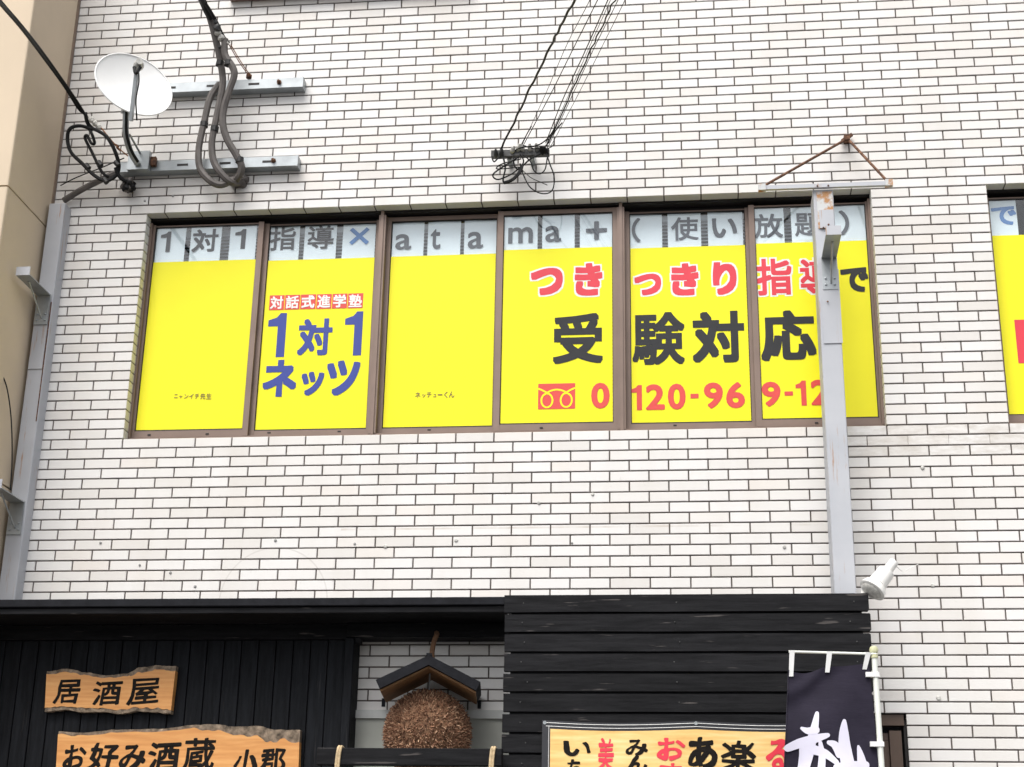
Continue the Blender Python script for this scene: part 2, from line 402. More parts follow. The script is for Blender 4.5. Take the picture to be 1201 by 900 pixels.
# base of the wall inside the shop recess
MB().box(1.4, 2.7, -.03, .012, 2.732, 2.779).build('ledge', 'ledge_metal', bld)
MB().box(1.4, 2.7, -.012, .006, 0.1, 2.732).build('base_render', 'concrete', bld)
# old anchor plugs left in the wall
for (x, y, z), s in zip([(-0.07, 0, 3.79), (0.391, 0, 3.6), (0.553, 0, 3.515), (1.029, 0, 3.795), (1.52, 0, 3.769), (1.708, 0, 3.751), (2.137, 0, 3.784), (2.831, 0, 3.761), (4.07, 0, 3.724), (4.897, 0, 3.492), (4.883, 0, 2.856), (0.165, 0, 6.146), (-0.025, 0, 6.116), (2.953, 0, 4.058), (2.631, 0, 4.009), (4.889, 0, 4.192), (0.193, 0, 3.649)], [.008, .009, .009, .009, .008, .012, .012, .007, .010, .012, .014, .009, .008, .010, .011, .012, .007]):
    MB().lathe((x, .0, z), (0, -1, 0), [(0, s), (.004, s), (.007, s*.6), (.007, .001)], 8).build('anchor_plug', 'plastic_grey' if s < .0095 else 'porcelain', bld)

# ---- windows
PANE_OUT, PANE_IN = .115, .150
def window(name, x0, x1, z0, z1, y=.075, mats='bronze'):
    fr = MB(); t = .04; x0 -= .007; x1 += .007; z0 -= .007; z1 += .007
    fr.box(x0, x1, y+.004, y+.14, z0, z0+.035); fr.box(x0, x0+t*.5, y, y+.14, z0+.035, z1-.035); fr.box(x1-t*.5, x1, y, y+.14, z0+.035, z1-.035)
    fr.box(x0, x1, y-.01, y+.003, z0, z0+.02)
    o = fr.build(name, mats, bld); MB().box(x0+.02, x1-.02, y+.10, y+.14, z1-.05, z1).build('shade_black_head', 'gasket', o)  # head pieces coloured black to stand in for deep shade under the soffit
    MB().box(x0, x1, y+.012, y+.099, z1-.012, z1).build('head_flashing', 'gasket', o); return o
def sash(win, g0, g1, yp, l, r, b=.042, tp=.012, gz0=4.54, gz1=5.972):
    s = MB(); y0, y1 = yp-.016, yp+.014
    s.box(g0-l, g0, y0, y1, gz0-b, gz1+tp); s.box(g1, g1+r, y0, y1, gz0-b, gz1+tp); s.box(g0, g1, y0+.002, y1, gz0-b, gz0); s.box(g0, g1, y0+(.002 if tp > .02 else .014), y1, gz1, gz1+tp)
    s.build('sash', 'bronze', win)
    k = MB(); e = .004
    for a in ((g0, g0+e, gz0, gz1), (g1-e, g1, gz0, gz1), (g0+e, g1-e, gz1-e, gz1), (g0+e, g1-e, gz0, gz0+.009)): k.box(a[0], a[1], yp-.006, yp+.002, a[2], a[3])
    k.build('gasket', 'gasket', win)
    MB().box(g0-.004, g1+.004, yp, yp+.005, gz0-.004, gz1+.004).build('pane', 'glass', win)
PAN = [(.03, .735, PANE_OUT), (.80, 1.522, PANE_IN), (1.622, 2.321, PANE_IN), (2.368, 3.075, PANE_OUT), (3.181, 3.918, PANE_IN), (3.976, 4.672, PANE_OUT)]
zt = V(24)
wins = []
for i, (a, b) in enumerate(((0.002, 1.563), (1.583, 3.118), (3.138, 4.698))):
    wn = window('window', a, b, ZS+.002, zt-.002); wins.append(wn)
    for k in (2*i, 2*i+1):
        g0, g1, yp = PAN[k]
        sash(wn, g0, g1, yp, .018 if k == 0 else .036, .018 if k == 5 else .036, tp=.028 if k in (2, 3) else .012)
    mu = MB(); mu.box(b, b+.02, .066, .21, ZS+.003, zt-.003)
    if i < 2: mu.build('mullion', 'bronze', wn)
    # small black drainage plugs and catches
    for px in ((.12, .5), (.9, 1.35)) if i == 0 else ((1.9,), (2.6,)) if i == 1 else ((3.4,), (4.25,)):
        for q in px: MB().box(q+i*.02, q+i*.02+.02, .0965, .105, 4.510, 4.518).build('drain_cover', 'gasket', wn)
wr = window('window', U(23)+.002, U(31)-.002, ZS+.002, zt-.002)
sash(wr, U(23)+.026, U(23)+.026+.8, PANE_OUT, .018, .036); sash(wr, U(23)+.90, U(31)-.03, PANE_IN, .036, .018)
wu = window('window', U(2)+.002, U(9)-.002, V(49)+.002, min(V(62), ZT)-.002)
MB().box(U(2)-.03, U(9)+.03, -.07, .08, V(48.75), V(49)-.001).build('sill', 'bronze', wu)
MB().box(U(2)+.03, U(9)-.03, .12, .125, V(49)+.04, ZT-.05).build('pane', 'glass', wu)
# small brown window low down, beside the flag
wsx, wst = U(20), V(-26)
ws = window('window', U(14)+.002, wsx-.002, V(-40)+.002, wst-.002, .035, 'gasket')
k = MB(); k.box(wsx-.095, wsx-.03, .03, .1, V(-40), wst-.09); k.box(U(14)+.02, wsx-.012, .022, .1, wst-.062, wst-.003); k.build('sash', 'bronze_dark', ws)
k = MB(); k.box(wsx-.132, wsx-.098, .06, .1, V(-40), wst-.14); k.box(U(14)+.05, wsx-.098, .06, .1, wst-.138, wst-.10); k.build('inner_sash', 'bronze_dark', ws)
MB().box(U(14)+.05, wsx-.134, .09, .094, V(-40), wst-.142).build('pane', 'glass', ws)
MB().box(U(14)+.05, wsx-.134, .11, .115, V(-40), wst-.142).build('frosted_backing', 'concrete', ws)

# ---- venetian blinds behind the windows
for i, (a, b) in enumerate(((.05, 1.53), (1.63, 3.07), (3.19, 4.66))):
    bl = empty('venetian_blind', ((a+b)/2, .2, 4.6), ('grey venetian blind behind the leftmost pair of window panes', 'grey venetian blind behind the middle pair of window panes', 'grey venetian blind behind the right pair of window panes')[i], 'blind', 'blinds behind the wide window')
    MB().box(a, b, .19, .225, 5.93, 5.97).build('head_rail', 'blind_grey', bl)
    s = MB()
    for k in range(56):
        z = 4.56+k*.0245
        s.add([(a, .195, z), (b, .195, z), (b, .214, z+.019), (a, .214, z+.019), (a, .1955, z-.0006), (b, .1955, z-.0006), (b, .2145, z+.0184), (a, .2145, z+.0184)], [(0, 1, 2, 3), (7, 6, 5, 4), (0, 4, 5, 1), (2, 6, 7, 3)])
    so_ = s.build('slats', 'blind_grey', bl); so_['kind'] = 'stuff'

# ---- printed yellow films stuck on the panes
FILM_DESC = ['plain yellow window film with a tiny brown caption, leftmost in the wide window',
             'yellow window film with big blue numerals and a strip of six red squares',
             'yellow window film with one tiny brown caption, left of the pane with the telephone logo',
             'yellow window film with red telephone logo, a red zero and one large black character',
             'yellow window film with two large black characters above the digits 120-96',
             'yellow window film partly hidden behind the grey steel post']
films = []
for i, (g0, g1, yp) in enumerate(PAN):
    f = empty('window_film', ((g0+g1)/2, yp-.003, 4.544), FILM_DESC[i], 'window film', 'yellow films on the wide window')
    dz = (.0, .003, .004, .010, .010, .0)[i]
    MB().box(g0+.005, g1-.005, yp-.0032, yp-.0012, 4.551, 5.718+dz).build('film', 'film_yellow', f); films.append((f, yp-.0042))
def put(i, items, mat, bold=.045, style='sq', outline=None, name='character', **kw):
    f, y = films[i]
    for ch, bx in items:
        if outline: q = MB(); letter(q, ch, bx, y+.0004, bold, style, grow=outline, **kw); build_flat(q, 'character_outline', 'print_white', f)
        q = MB(); letter(q, ch, bx, y-.0006, bold, style, **kw); build_flat(q, name, mat, f)
def flat_rect(bx, y, name, mat, parent):
    cx, cz, wd, ht = bx; build_flat(MB().add([(cx-wd/2, y, cz-ht/2), (cx+wd/2, y, cz-ht/2), (cx+wd/2, y, cz+ht/2), (cx-wd/2, y, cz+ht/2)], [(0, 1, 2, 3)]), name, mat, parent)
put(0, list(zip('ニャンイチ先生', [(0.278, 4.775, 0.025, 0.026), (0.31, 4.769, 0.023, 0.02), (0.347, 4.772, 0.028, 0.029), (0.38, 4.771, 0.028, 0.035), (0.417, 4.771, 0.028, 0.035), (0.456, 4.77, 0.034, 0.04), (0.496, 4.769, 0.034, 0.04)])), 'print_brown', .018)
put(2, list(zip('ネッチューくん', [(1.841, 4.761, 0.033, 0.04), (1.879, 4.755, 0.022, 0.023), (1.913, 4.761, 0.03, 0.037), (1.95, 4.755, 0.022, 0.02), (1.983, 4.76, 0.03, 0.009), (2.02, 4.759, 0.022, 0.043), (2.057, 4.76, 0.035, 0.04)])), 'print_brown', .018)
put(1, list(zip('対ネッツ', [(1.154, 5.172, 0.225, 0.254), (0.941, 4.894, 0.22, 0.251), (1.157, 4.853, 0.147, 0.161), (1.354, 4.887, 0.216, 0.237)])), 'print_blue', .042)
y1_ = films[1][1]-.0006
def numeral_one(mb, bx, y, stem=.46):               # heavy 1 with a flag
    cx, cz, wd, ht = bx; x0, x1, z0, z1 = cx-wd/2, cx+wd/2, cz-ht/2, cz+ht/2; s = x1-wd*stem
    return mb.add([(s, y, z0), (x1, y, z0), (x1, y, z1), (s+.12*wd, y, z1), (s-.08*wd, y, z1-.10*ht), (x0, y, z1-.16*ht), (x0, y, z1-.30*ht), (s, y, z1-.30*ht)], [(0, 1, 2, 7), (7, 2, 3, 4), (7, 4, 5, 6)])
for bx in ((0.898, 5.192, 0.12, 0.305), (1.404, 5.19, 0.116, 0.304)): build_flat(numeral_one(MB(), bx, y1_), 'numeral', 'print_blue', films[1][0])
sqs = [(0.884, 5.419, 0.099, 0.104), (0.988, 5.419, 0.1, 0.104), (1.093, 5.419, 0.101, 0.104), (1.198, 5.418, 0.099, 0.104), (1.302, 5.418, 0.099, 0.104), (1.406, 5.417, 0.1, 0.104)]
for ch, bx in zip('対話式進学塾', sqs):
    flat_rect(bx, y1_, 'red_square', 'print_orange', films[1][0])
    q = MB(); letter(q, ch, (bx[0], bx[1], bx[2]*.86, bx[3]*.86), y1_-.0008, .032); build_flat(q, 'character', 'print_white', films[1][0])
put(3, [('つ', (2.653, 5.498, 0.205, 0.189)), ('き', (2.92, 5.505, 0.177, 0.226))], 'print_red', .05, outline=.010)
put(3, [('受', (2.853, 5.104, 0.314, 0.337))], 'print_black', .045)
put(4, [('つ', (3.294, 5.473, 0.17, 0.148)), ('き', (3.529, 5.501, 0.173, 0.223)), ('り', (3.779, 5.5, 0.149, 0.226))], 'print_red', .05, outline=.010)
put(4, [('験', (3.356, 5.104, 0.327, 0.352)), ('対', (3.728, 5.105, 0.322, 0.345))], 'print_black', .045)
put(5, [('指', (4.085, 5.486, 0.219, 0.25)), ('導', (4.356, 5.48, 0.218, 0.249))], 'print_red', .042, outline=.010)
put(5, [('で', (4.579, 5.45, 0.169, 0.167)), ('応', (4.155, 5.089, 0.336, 0.336))], 'print_black', .045)
put(3, [('0', (2.994, 4.72, 0.115, 0.17))], 'print_orange', .035, 'ci')
put(4, [('2', (3.331, 4.716, 0.117, 0.168)), ('0', (3.463, 4.716, 0.11, 0.17)), ('9', (3.688, 4.718, 0.117, 0.171)), ('6', (3.822, 4.718, 0.115, 0.171))], 'print_orange', .035, 'ci', name='digit')
put(5, [('9', (4.037, 4.707, 0.115, 0.162)), ('2', (4.332, 4.712, 0.112, 0.165))], 'print_orange', .035, 'ci', name='digit')
for i, a, b in ((4, (3.217, 4.714, 0.064, 0.164), (3.572, 4.717, 0.05, 0.03)), (5, (4.217, 4.71, 0.063, 0.161), (4.143, 4.709, 0.051, 0.027))):
    build_flat(numeral_one(MB(), a, films[i][1]-.0006, .5), 'digit', 'print_orange', films[i][0]); flat_rect(b, films[i][1]-.0006, 'dash', 'print_orange', films[i][0])
# telephone logo: red block with a looped pale line
f3, y3 = films[3]; cx, cz, wd, ht = (2.722, 4.722, 0.231, 0.168)
o = MB(); o.add([(cx-wd/2, y3-.0004, cz-ht/2), (cx+wd/2, y3-.0004, cz-ht/2), (cx+wd/2, y3-.0004, cz+ht/2), (cx-wd/2, y3-.0004, cz+ht/2)], [(0, 1, 2, 3)]); build_flat(o, 'logo', 'print_orange', f3)
def ribbon(mb, pts, wds, y, caps=False):                        # flat brush stroke in the x-z plane
    q = []; n = len(pts)
    for i in range(n-1):
        a, b, c, d = [Vector(pts[min(max(j, 0), n-1)]) for j in (i-1, i, i+1, i+2)]
        for k in range(8):
            t = k/8; q.append((.5*((2*b)+(c-a)*t+(2*a-5*b+4*c-d)*t*t+(3*b-a-3*c+d)*t**3), wds[i]*(1-t)+wds[i+1]*t))
    q.append((Vector(pts[-1]), wds[-1])); vs = []
    for i, (p, w_) in enumerate(q):
        d = (q[min(i+1, len(q)-1)][0]-q[max(i-1, 0)][0]); d.normalize(); nn = Vector((-d.y, d.x)); yy = y(p.x, p.y) if callable(y) else y
        for s in (1, -1): e = p+nn*(w_/2*s); vs.append((e.x, (y(e.x, e.y) if callable(y) else y), e.y))
    mb.add(vs, [(2*i, 2*i+1, 2*i+3, 2*i+2) for i in range(len(q)-1)])
    if caps:
        for p, w_ in ((q[0]), (q[-1])):
            ring = [(p.x+w_/2*math.cos(a), p.y+w_/2*math.sin(a)) for a in [math.pi*k/7 for k in range(14)]]
            mb.add([(a, (y(a, b) if callable(y) else y)-.00012, b) for a, b in ring], [tuple(range(14))])
o = MB(); cz2 = cz-.02*ht
for sgn in (-1, 1):
    ring = [(cx+sgn*wd*.26+wd*.15*math.sin(a)*1.0, cz2-.14*ht-.27*ht*math.cos(a)) for a in [math.pi*2*k/16 for k in range(17)]]
    ribbon(o, ring, [.011]*17, y3-.0012)
    ribbon(o, [(cx+sgn*wd*.5, cz2+.33*ht), (cx+sgn*wd*.40, cz2+.27*ht), (cx+sgn*wd*.31, cz2+.20*ht), (cx+sgn*wd*.18, cz2+.10*ht)], [.011]*4, y3-.0013)
    ribbon(o, [(cx, cz2+.28*ht), (cx+sgn*wd*.12, cz2+.25*ht), (cx+sgn*wd*.22, cz2+.19*ht), (cx+sgn*wd*.36, cz2+.06*ht)], [.011]*4, y3-.0014)
build_flat(o, 'logo_line', 'film_yellow', f3)
# the film on the next window along
fr_ = empty('window_film', (5.85, PANE_OUT-.003, 4.544), 'yellow window film with a red block, cut by the right edge of the view', 'window film')
MB().box(U(23)+.031, U(23)+.82, PANE_OUT-.0032, PANE_OUT-.0012, 4.546, 5.722).build('film', 'film_yellow', fr_)
o = MB(); o.add([(5.518, PANE_OUT-.0046, 4.872), (6.05, PANE_OUT-.0046, 4.872), (6.05, PANE_OUT-.0046, 5.155), (5.518, PANE_OUT-.0046, 5.155)], [(0, 1, 2, 3)]); build_flat(o, 'red_block', 'print_red', fr_)

# ---- sheets of paper with one character each, taped inside the glass
SHEETS = [(0, (0.13, 5.858, 0.212, 0.294), '1', (0.1, 5.87, 0.069, 0.148)), (0, (0.375, 5.856, 0.21, 0.293), '対', (0.372, 5.87, 0.177, 0.166)), (0, (0.628, 5.853, 0.18, 0.292), '1', (0.611, 5.871, 0.073, 0.145)),
          (1, (0.895, 5.872, 0.214, 0.292), '指', (0.89, 5.883, 0.172, 0.172)), (1, (1.144, 5.873, 0.216, 0.285), '導', (1.147, 5.882, 0.176, 0.167)), (1, (1.403, 5.873, 0.218, 0.278), '×', (1.406, 5.882, 0.132, 0.124)),
          (2, (1.732, 5.856, 0.21, 0.252), 'a', (1.702, 5.83, 0.106, 0.112)), (2, (1.971, 5.855, 0.217, 0.248), 't', (1.915, 5.843, 0.066, 0.145)), (2, (2.212, 5.854, 0.216, 0.245), 'a', (2.179, 5.826, 0.101, 0.12)),
          (3, (2.478, 5.859, 0.222, 0.256), 'm', (2.478, 5.834, 0.161, 0.114)), (3, (2.724, 5.856, 0.21, 0.255), 'a', (2.69, 5.836, 0.102, 0.115)), (3, (2.971, 5.859, 0.217, 0.254), '+', (2.97, 5.851, 0.137, 0.129)),
          (4, (3.283, 5.865, 0.214, 0.266), '（', (3.223, 5.861, 0.055, 0.169)), (4, (3.532, 5.862, 0.212, 0.265), '使', (3.535, 5.859, 0.174, 0.163)), (4, (3.793, 5.864, 0.222, 0.265), 'い', (3.788, 5.856, 0.158, 0.138)),
          (5, (4.059, 5.847, 0.206, 0.257), '放', (4.064, 5.844, 0.18, 0.167)), (5, (4.319, 5.844, 0.223, 0.256), '題', (4.317, 5.844, 0.175, 0.161)), (5, (4.571, 5.843, 0.217, 0.261), '）', (4.538, 5.848, 0.061, 0.172))]
NM = ['white sheet with the numeral one, first sheet from the left in the window', 'white sheet with a black character, second sheet from the left in the window', 'white sheet with the numeral one, third sheet from the left beside a brown stile',
      'white sheet with a black character, fourth sheet from the left in the window', 'white sheet with a dense black character, just left of the blue cross sheet', 'white sheet with a blue multiplication cross',
      'white sheet with the first letter a, directly right of the blue cross pane', 'white sheet with the letter t', 'white sheet with the letter a, right of the letter t', 'white sheet with the letter m', 'white sheet with the letter a, between the letter m and the plus', 'white sheet with a plus sign',
      'white sheet with an opening round bracket', 'white sheet with a black character, right of the opening bracket', 'white sheet with a two-stroke rounded character, fourth sheet from the right', 'white sheet with a black character, left of the grey post top', 'white sheet with a black character half hidden behind the post top', 'white sheet with a closing round bracket']
for (pi, (cx, cz, wd, ht), ch, lb), nm in zip(SHEETS, NM):
    yp = PAN[pi][2]+.009; gx0, gx1 = PAN[pi][0]+.004, PAN[pi][1]-.004
    e = empty('paper_sheet', (cx, yp, 5.70), nm, 'paper sheet', 'paper sheets with characters along the window top')
    x0, x1 = max(cx-wd/2, gx0), min(cx+wd/2, gx1); tl = random.uniform(-.004, .004)
    s = MB(); nx, nz = 7, 6; vs = []
    for j in range(nz):
        for i in range(nx):
            a, b = i/(nx-1), j/(nz-1); vs.append((x0+(x1-x0)*a, yp+.003*math.sin(5*a+cx*3)*math.sin(3*b+cx), 5.690+(5.968-5.690)*b+tl*(a-.5)))
    n_ = len(vs); vs += [(x, y+.0006, z) for x, y, z in vs]
    fs = [(j*nx+i, j*nx+i+1, (j+1)*nx+i+1, (j+1)*nx+i) for j in range(nz-1) for i in range(nx-1)]
    s.add(vs, fs+[tuple(n_+k for k in q[::-1]) for q in fs]); s.build('sheet', 'paper', e, True)
    t_ = MB()
    if ch == '1': numeral_one(t_, lb, yp-.0042, .42)
    else: letter(t_, ch, lb, yp-.0042, .02 if ch in '（）' else .004 if ch == '×' else .026 if ord(ch) > 300 else .016, 'sq' if ord(ch) > 300 else 'ci')
    build_flat(t_, 'character', 'ink_blue' if ch == '×' else 'ink_black' if pi < 2 else 'ink_sky_veil', e)  # from the third pane on, the reflected sky is put into the ink colour
yp = PANE_OUT+.009
e = empty('paper_sheet', (5.55, yp, 5.7), 'white sheet with a blue character, in the window at the right edge', 'paper sheet')
MB().box(U(23)+.03, 5.60, yp, yp+.0008, 5.69, 5.968).build('sheet', 'paper', e)
t_ = MB(); letter(t_, 'で', (5.521, 5.862, 0.15, 0.129), yp-.0012, .03); build_flat(t_, 'character', 'ink_blue', e)

# ------------------------------------------------------------------ neighbouring building (side wall along the left edge)
nb = empty('neighbouring_building', (-1.5, -1, 0), 'beige rendered building close along the left edge of the view', 'building')
for i, (a, b) in enumerate(((.1, 2.31), (2.322, 4.112), (4.124, 5.914), (5.926, 7.72), (7.732, 9.4))):
    for k, (c, d) in enumerate(((-3.4, -2.05), (-2.04, -.66))):
        pr = [(c, -.66), (c, -.62), (d-.0, -.62), (d, -.65), (d-.004, -.6575), (d-.012, -.66)] if k else [(c, -.66), (d, -.66), (d, -.62), (c, -.62)]
        n = len(pr); mbp = MB(); mbp.add([(x, y, z) for z in (a, b) for x, y in pr], [tuple(range(n))[::-1], tuple(range(n, 2*n))]+[(j, (j+1) % n, n+(j+1) % n, n+j) for j in range(n)]); mbp.build('panel', 'neighbour_render', nb)
    MB().box(-.70, -.66, -.619, -.03, a, b).build('side_panel', 'neighbour_render', nb)
MB().box(-3.4, -.702, -.60, -.03, .1, 9.4).build('core', 'sealant', nb)
MB().box(-.72, -.652, -.03, .0, .1, 9.4).build('joint_cover', 'sealant', nb)
MB().lathe((-0.754, -0.3, 6.66), (1, 0, 0), [(0, .004), (.003, .004)], 6).build('screw', 'sealant', nb)

# ------------------------------------------------------------------ steel posts of the old sign
def bracket(parent, x, z, yf, wd, out):             # cantilever arm with a plate and brace
    b = MB(); b.box(x-wd/2, x+wd/2, yf-.010, yf-.001, z-.20, z+.01)
    pl_ = b.build('bracket_plate', 'galvanised', parent)
    MB().add([(x-wd/2, yf-.01, z+.006), (x+wd/2, yf-.01, z+.006), (x+wd/2, yf-out, z+.006), (x-wd/2, yf-out, z+.006), (x-wd/2, yf-.01, z), (x+wd/2, yf-.01, z), (x+wd/2, yf-out, z), (x-wd/2, yf-out, z)],
             [(0, 1, 2, 3), (7, 6, 5, 4), (0, 4, 5, 1), (1, 5, 6, 2), (2, 6, 7, 3), (3, 7, 4, 0)]).build('bracket_arm', 'galvanised', parent)
    MB().box(x-wd/2, x+wd/2, yf-out-.006, yf-out+.0, z-.002, z+.055).build('bracket_tab', 'painted_steel', parent)
    MB().tube([(x, yf-out*.72, z-.002), (x+.005, yf-.012, z-.16)], .0055, 6, 0).build('brace', 'galvanised', parent)
    for a, c in ((-.3, -.17), (.3, -.17), (-.3, -.13), (.3, -.13)):
        MB().lathe((x+a*wd, yf-.010, z+c), (0, -1, 0), [(0, .007), (.006, .007), (.008, .003)], 6).build('bolt', 'galvanised', pl_)
PX0, PX1, PYF = 4.312, 4.432, -.33
ps = empty('steel_post', (4.37, -.2, 3.3), 'grey steel post with rusty rods standing in front of the wide window', 'post', 'steel posts of the old sign')
MB().cham(PX0, PX1, PYF, -.14, 2.9, 5.86, .004).build('shaft', 'painted_steel', ps)
MB().box(PX0+.02, PX1-.006, PYF-.006, PYF-.0005, 5.60, 5.845).build('top_plate', 'rusty_paint', ps)
MB().box(PX0+.03, PX1-.006, PYF-.012, PYF-.0065, 5.60, 5.72).build('cover_plate', 'painted_steel', ps)
MB().box(PX0+.016, PX1+.004, PYF-.006, PYF-.0005, 4.86, 5.33).build('splice_plate', 'painted_steel', ps)
bracket(ps, (PX0+PX1)/2+.012, 5.40, PYF, .088, .34)
bl_, br_ = Vector((3.994, -0.34, 5.776)), Vector((4.774, -0.34, 5.763)); zb = (bl_.z+br_.z)/2
MB().box(bl_.x, br_.x, -.36, -.335, 5.862, 5.888).build('cross_bar', 'painted_steel', ps)
an = Vector((4.568, -0.03, 6.363))
for ex in (bl_.x+.012, br_.x-.012):
    MB().tube([(ex, -.345, 5.885), (an.x+(.01 if ex > 4.3 else -.01), an.y-.005, an.z-.01)], .0085, 8, 0).build('tie_rod', 'rust', ps)
    MB().box(ex-.022, ex+.022, -.368, -.33, 5.856, 5.898).build('rod_lug', 'rusty_paint', ps)
MB().bar((an.x-.03, -.028, an.z-.015), (an.x+.035, -.028, an.z+.03), .02, .02).box(an.x-.018, an.x+.018, -.055, .0, an.z-.018, an.z+.018).build('wall_anchor', 'rust', ps)
for x, z in ((PX0+.05, 5.60), (PX0+.08, 5.62), (PX0+.05, 5.12), (PX0+.025, 5.87), (PX0+.09, 5.87)):
    MB().lathe((x, PYF-.012 if z < 5.8 else -.361, z), (0, -1, 0), [(0, .006), (.004, .006), (.006, .002)], 6).build('bolt', 'rust', ps)
p2 = empty('steel_post', (-.56, -.05, 3.3), 'grey steel post streaked with rust beside the beige building', 'post', 'steel posts of the old sign')
lx0, lx1 = -.638, -.528
MB().cham(lx0, lx1, -.105, .0, 3.2, 6.07, .004).build('shaft', 'painted_steel', p2)
MB().box(lx0+.006, lx1-.012, -.112, -.1055, 4.9, 5.30).build('splice_plate', 'painted_steel', p2)
MB().box(lx1-.011, lx1-.004, -.1075, -.1052, 4.55, 5.36).build('rust_run', 'rust', p2)
bracket(p2, -.585, 5.40, -.112, .09, .34); bracket(p2, -.585, 4.02, -.106, .09, .34)

# ------------------------------------------------------------------ mounting rails
def rail(x0, x1, z, label):
    e = empty('mounting_rail', ((x0+x1)/2, 0, z), label, 'rail', 'galvanised rails bolted to the tiles')
    MB().box(x0, x1, -.075, -.003, z-.036, z+.036).build('channel', 'galvanised', e)
    s = MB(); x = x0+.12
    while x < x1-.1: s.box(x, x+.075, -.0765, -.0752, z-.008, z+.008); x += .29
    s.build('slot', 'gasket', e)
    for x in (x1-.16,):
        MB().lathe((x, -.0755, z+.003), (0, -1, 0), [(0, .018), (.005, .018), (.005, .010), (.026, .010), (.028, .004)], 6).build('bolt', 'rust', e)
    MB().box(x1-.006, x1+.004, -.078, -.001, z-.039, z+.039).build('end_cap', 'galvanised', e)
    return e
rail(-.06, 1.012, 6.925, 'upper galvanised rail behind the satellite dish')
rail(-.21, 1.015, 6.335, 'lower galvanised rail carrying the dish bracket')

# ------------------------------------------------------------------ satellite dish
dc = Vector((-0.005, -0.45, 6.735)); dn = Vector((0.600, -0.753, 0.269)).normalized()
ds = empty('satellite_dish', (.05, -.2, 6.33), 'white satellite dish on a bent pipe mast at upper left', 'satellite dish')
R_ = .257; prof = []
for k in range(13): r = R_*k/12; prof.append((.055*(r/R_)**2-.055, r))
for k in range(12, -1, -1): r = R_*k/12; prof.append((.055*(r/R_)**2-.060, r*1.0))
MB().lathe(dc, dn, [(h, r) for h, r in prof], 40).build('reflector', 'dish_white', ds, True)
rim = MB(); a_ = dn.orthogonal().normalized(); b_ = dn.cross(a_)
rim.tube([dc+(a_*math.cos(t)+b_*math.sin(t))*R_ for t in [2*math.pi*k/40 for k in range(41)]], .0055, 6, 0); rim.build('rim', 'dish_white', ds, True)
lnb = Vector((0.08, -0.63, 6.749)); arm0 = Vector((0.032, -0.52, 6.424))
MB().bar(arm0, lnb+(arm0-lnb)*.1, .02, .028, (0, -1, 0)).build('feed_arm', 'galvanised', ds)
l = MB().lathe(lnb+Vector((.0, .02, .03)), (lnb-dc-Vector((0, 0, .02))), [(-.05, .022), (-.02, .034), (.0, .034), (.02, .024), (.05, .022)], 14); l.build('feed_horn', 'porcelain', ds, True)
MB().tube([lnb+Vector((-.02, 0, 0)), lnb+Vector((0, -.01, -.05)), lnb+Vector((.02, 0, 0))], .012, 8).build('clamp', 'cable_black', ds)
MB().tube([lnb+Vector((.012, -.01, -.02)), lnb+Vector((.03, -.02, -.12)), lnb+Vector((.02, -.01, -.24)), Vector((0.063, -0.5, 6.44))], .005, 6).build('lead', 'cable_black', ds)
mast = [(-0.076, -0.36, 6.607), (-0.078, -0.34, 6.53), (-0.08, -0.3, 6.439), (-0.072, -0.22, 6.369), (-0.049, -0.14, 6.322)]
MB().tube(mast, .021, 10).build('mast', 'galvanised', ds, True)
MB().tube([Vector(p)+Vector((.012, -.024, 0)) for p in mast], .010, 8).build('mast_cable', 'cable_black', ds, True)
MB().tube([(-0.058, -0.3, 6.451), (-0.042, -0.1, 6.4)], .007, 6, 0).build('stay', 'galvanised', ds)
bk = Vector((-0.049, -0.1, 6.356)); MB().box(bk.x-.072, bk.x+.072, -.13, -.085, bk.z-.07, bk.z+.065).build('bracket', 'galvanised', ds)
MB().box(bk.x+.075, bk.x+.11, -.11, -.08, bk.z-.03, bk.z+.03).build('clamp_bolt', 'rust', ds)
MB().lathe(dc-dn*.06, -dn, [(0, .05), (.05, .045), (.08, .03)], 12).bar(dc-dn*.10, Vector(mast[0])+Vector((0, 0, -.03)), .05, .06).build('rear_mount', 'galvanised', ds)

# ------------------------------------------------------------------ cables
def cable(name, pts, rad, mat, label, cat='cable', group=None, n=8, sm=6):
    return tag(MB().tube(pts, rad, n, sm).build(name, mat, None, True), label, cat, group)
gc = 'grey loops hanging from the service cable'
c1_ = cable('flexible_conduit', [(0.378, -0.3, 7.384), (0.406, -0.27, 7.309), (0.451, -0.24, 7.148), (0.481, -0.2, 7.004), (0.494, -0.17, 6.888), (0.484, -0.17, 6.74), (0.466, -0.17, 6.561), (0.454, -0.16, 6.438), (0.474, -0.15, 6.314), (0.533, -0.14, 6.221), (0.594, -0.11, 6.173), (0.627, -0.03, 6.213)], .0235, 'conduit', 'middle grey flexible conduit loop, crossing in front of both rails', 'conduit', gc)
c2_ = cable('flexible_conduit', [(0.512, -0.26, 7.166), (0.518, -0.25, 7.055), (0.576, -0.24, 6.958), (0.588, -0.23, 6.898), (0.557, -0.215, 6.793), (0.528, -0.2, 6.672), (0.527, -0.19, 6.564), (0.562, -0.18, 6.454), (0.624, -0.16, 6.35), (0.662, -0.14, 6.271), (0.638, -0.11, 6.208), (0.579, -0.04, 6.199)], .0235, 'conduit', 'right grey flexible conduit starting at the white clamps', 'conduit', gc)
c3_ = cable('flexible_conduit', [(0.456, -0.12, 6.911), (0.406, -0.14, 6.794), (0.385, -0.15, 6.609), (0.365, -0.15, 6.415), (0.383, -0.145, 6.272), (0.453, -0.14, 6.18), (0.528, -0.12, 6.152), (0.6, -0.09, 6.204), (0.633, -0.03, 6.225)], .0235, 'conduit', 'left grey flexible conduit with the widest loop', 'conduit', gc)
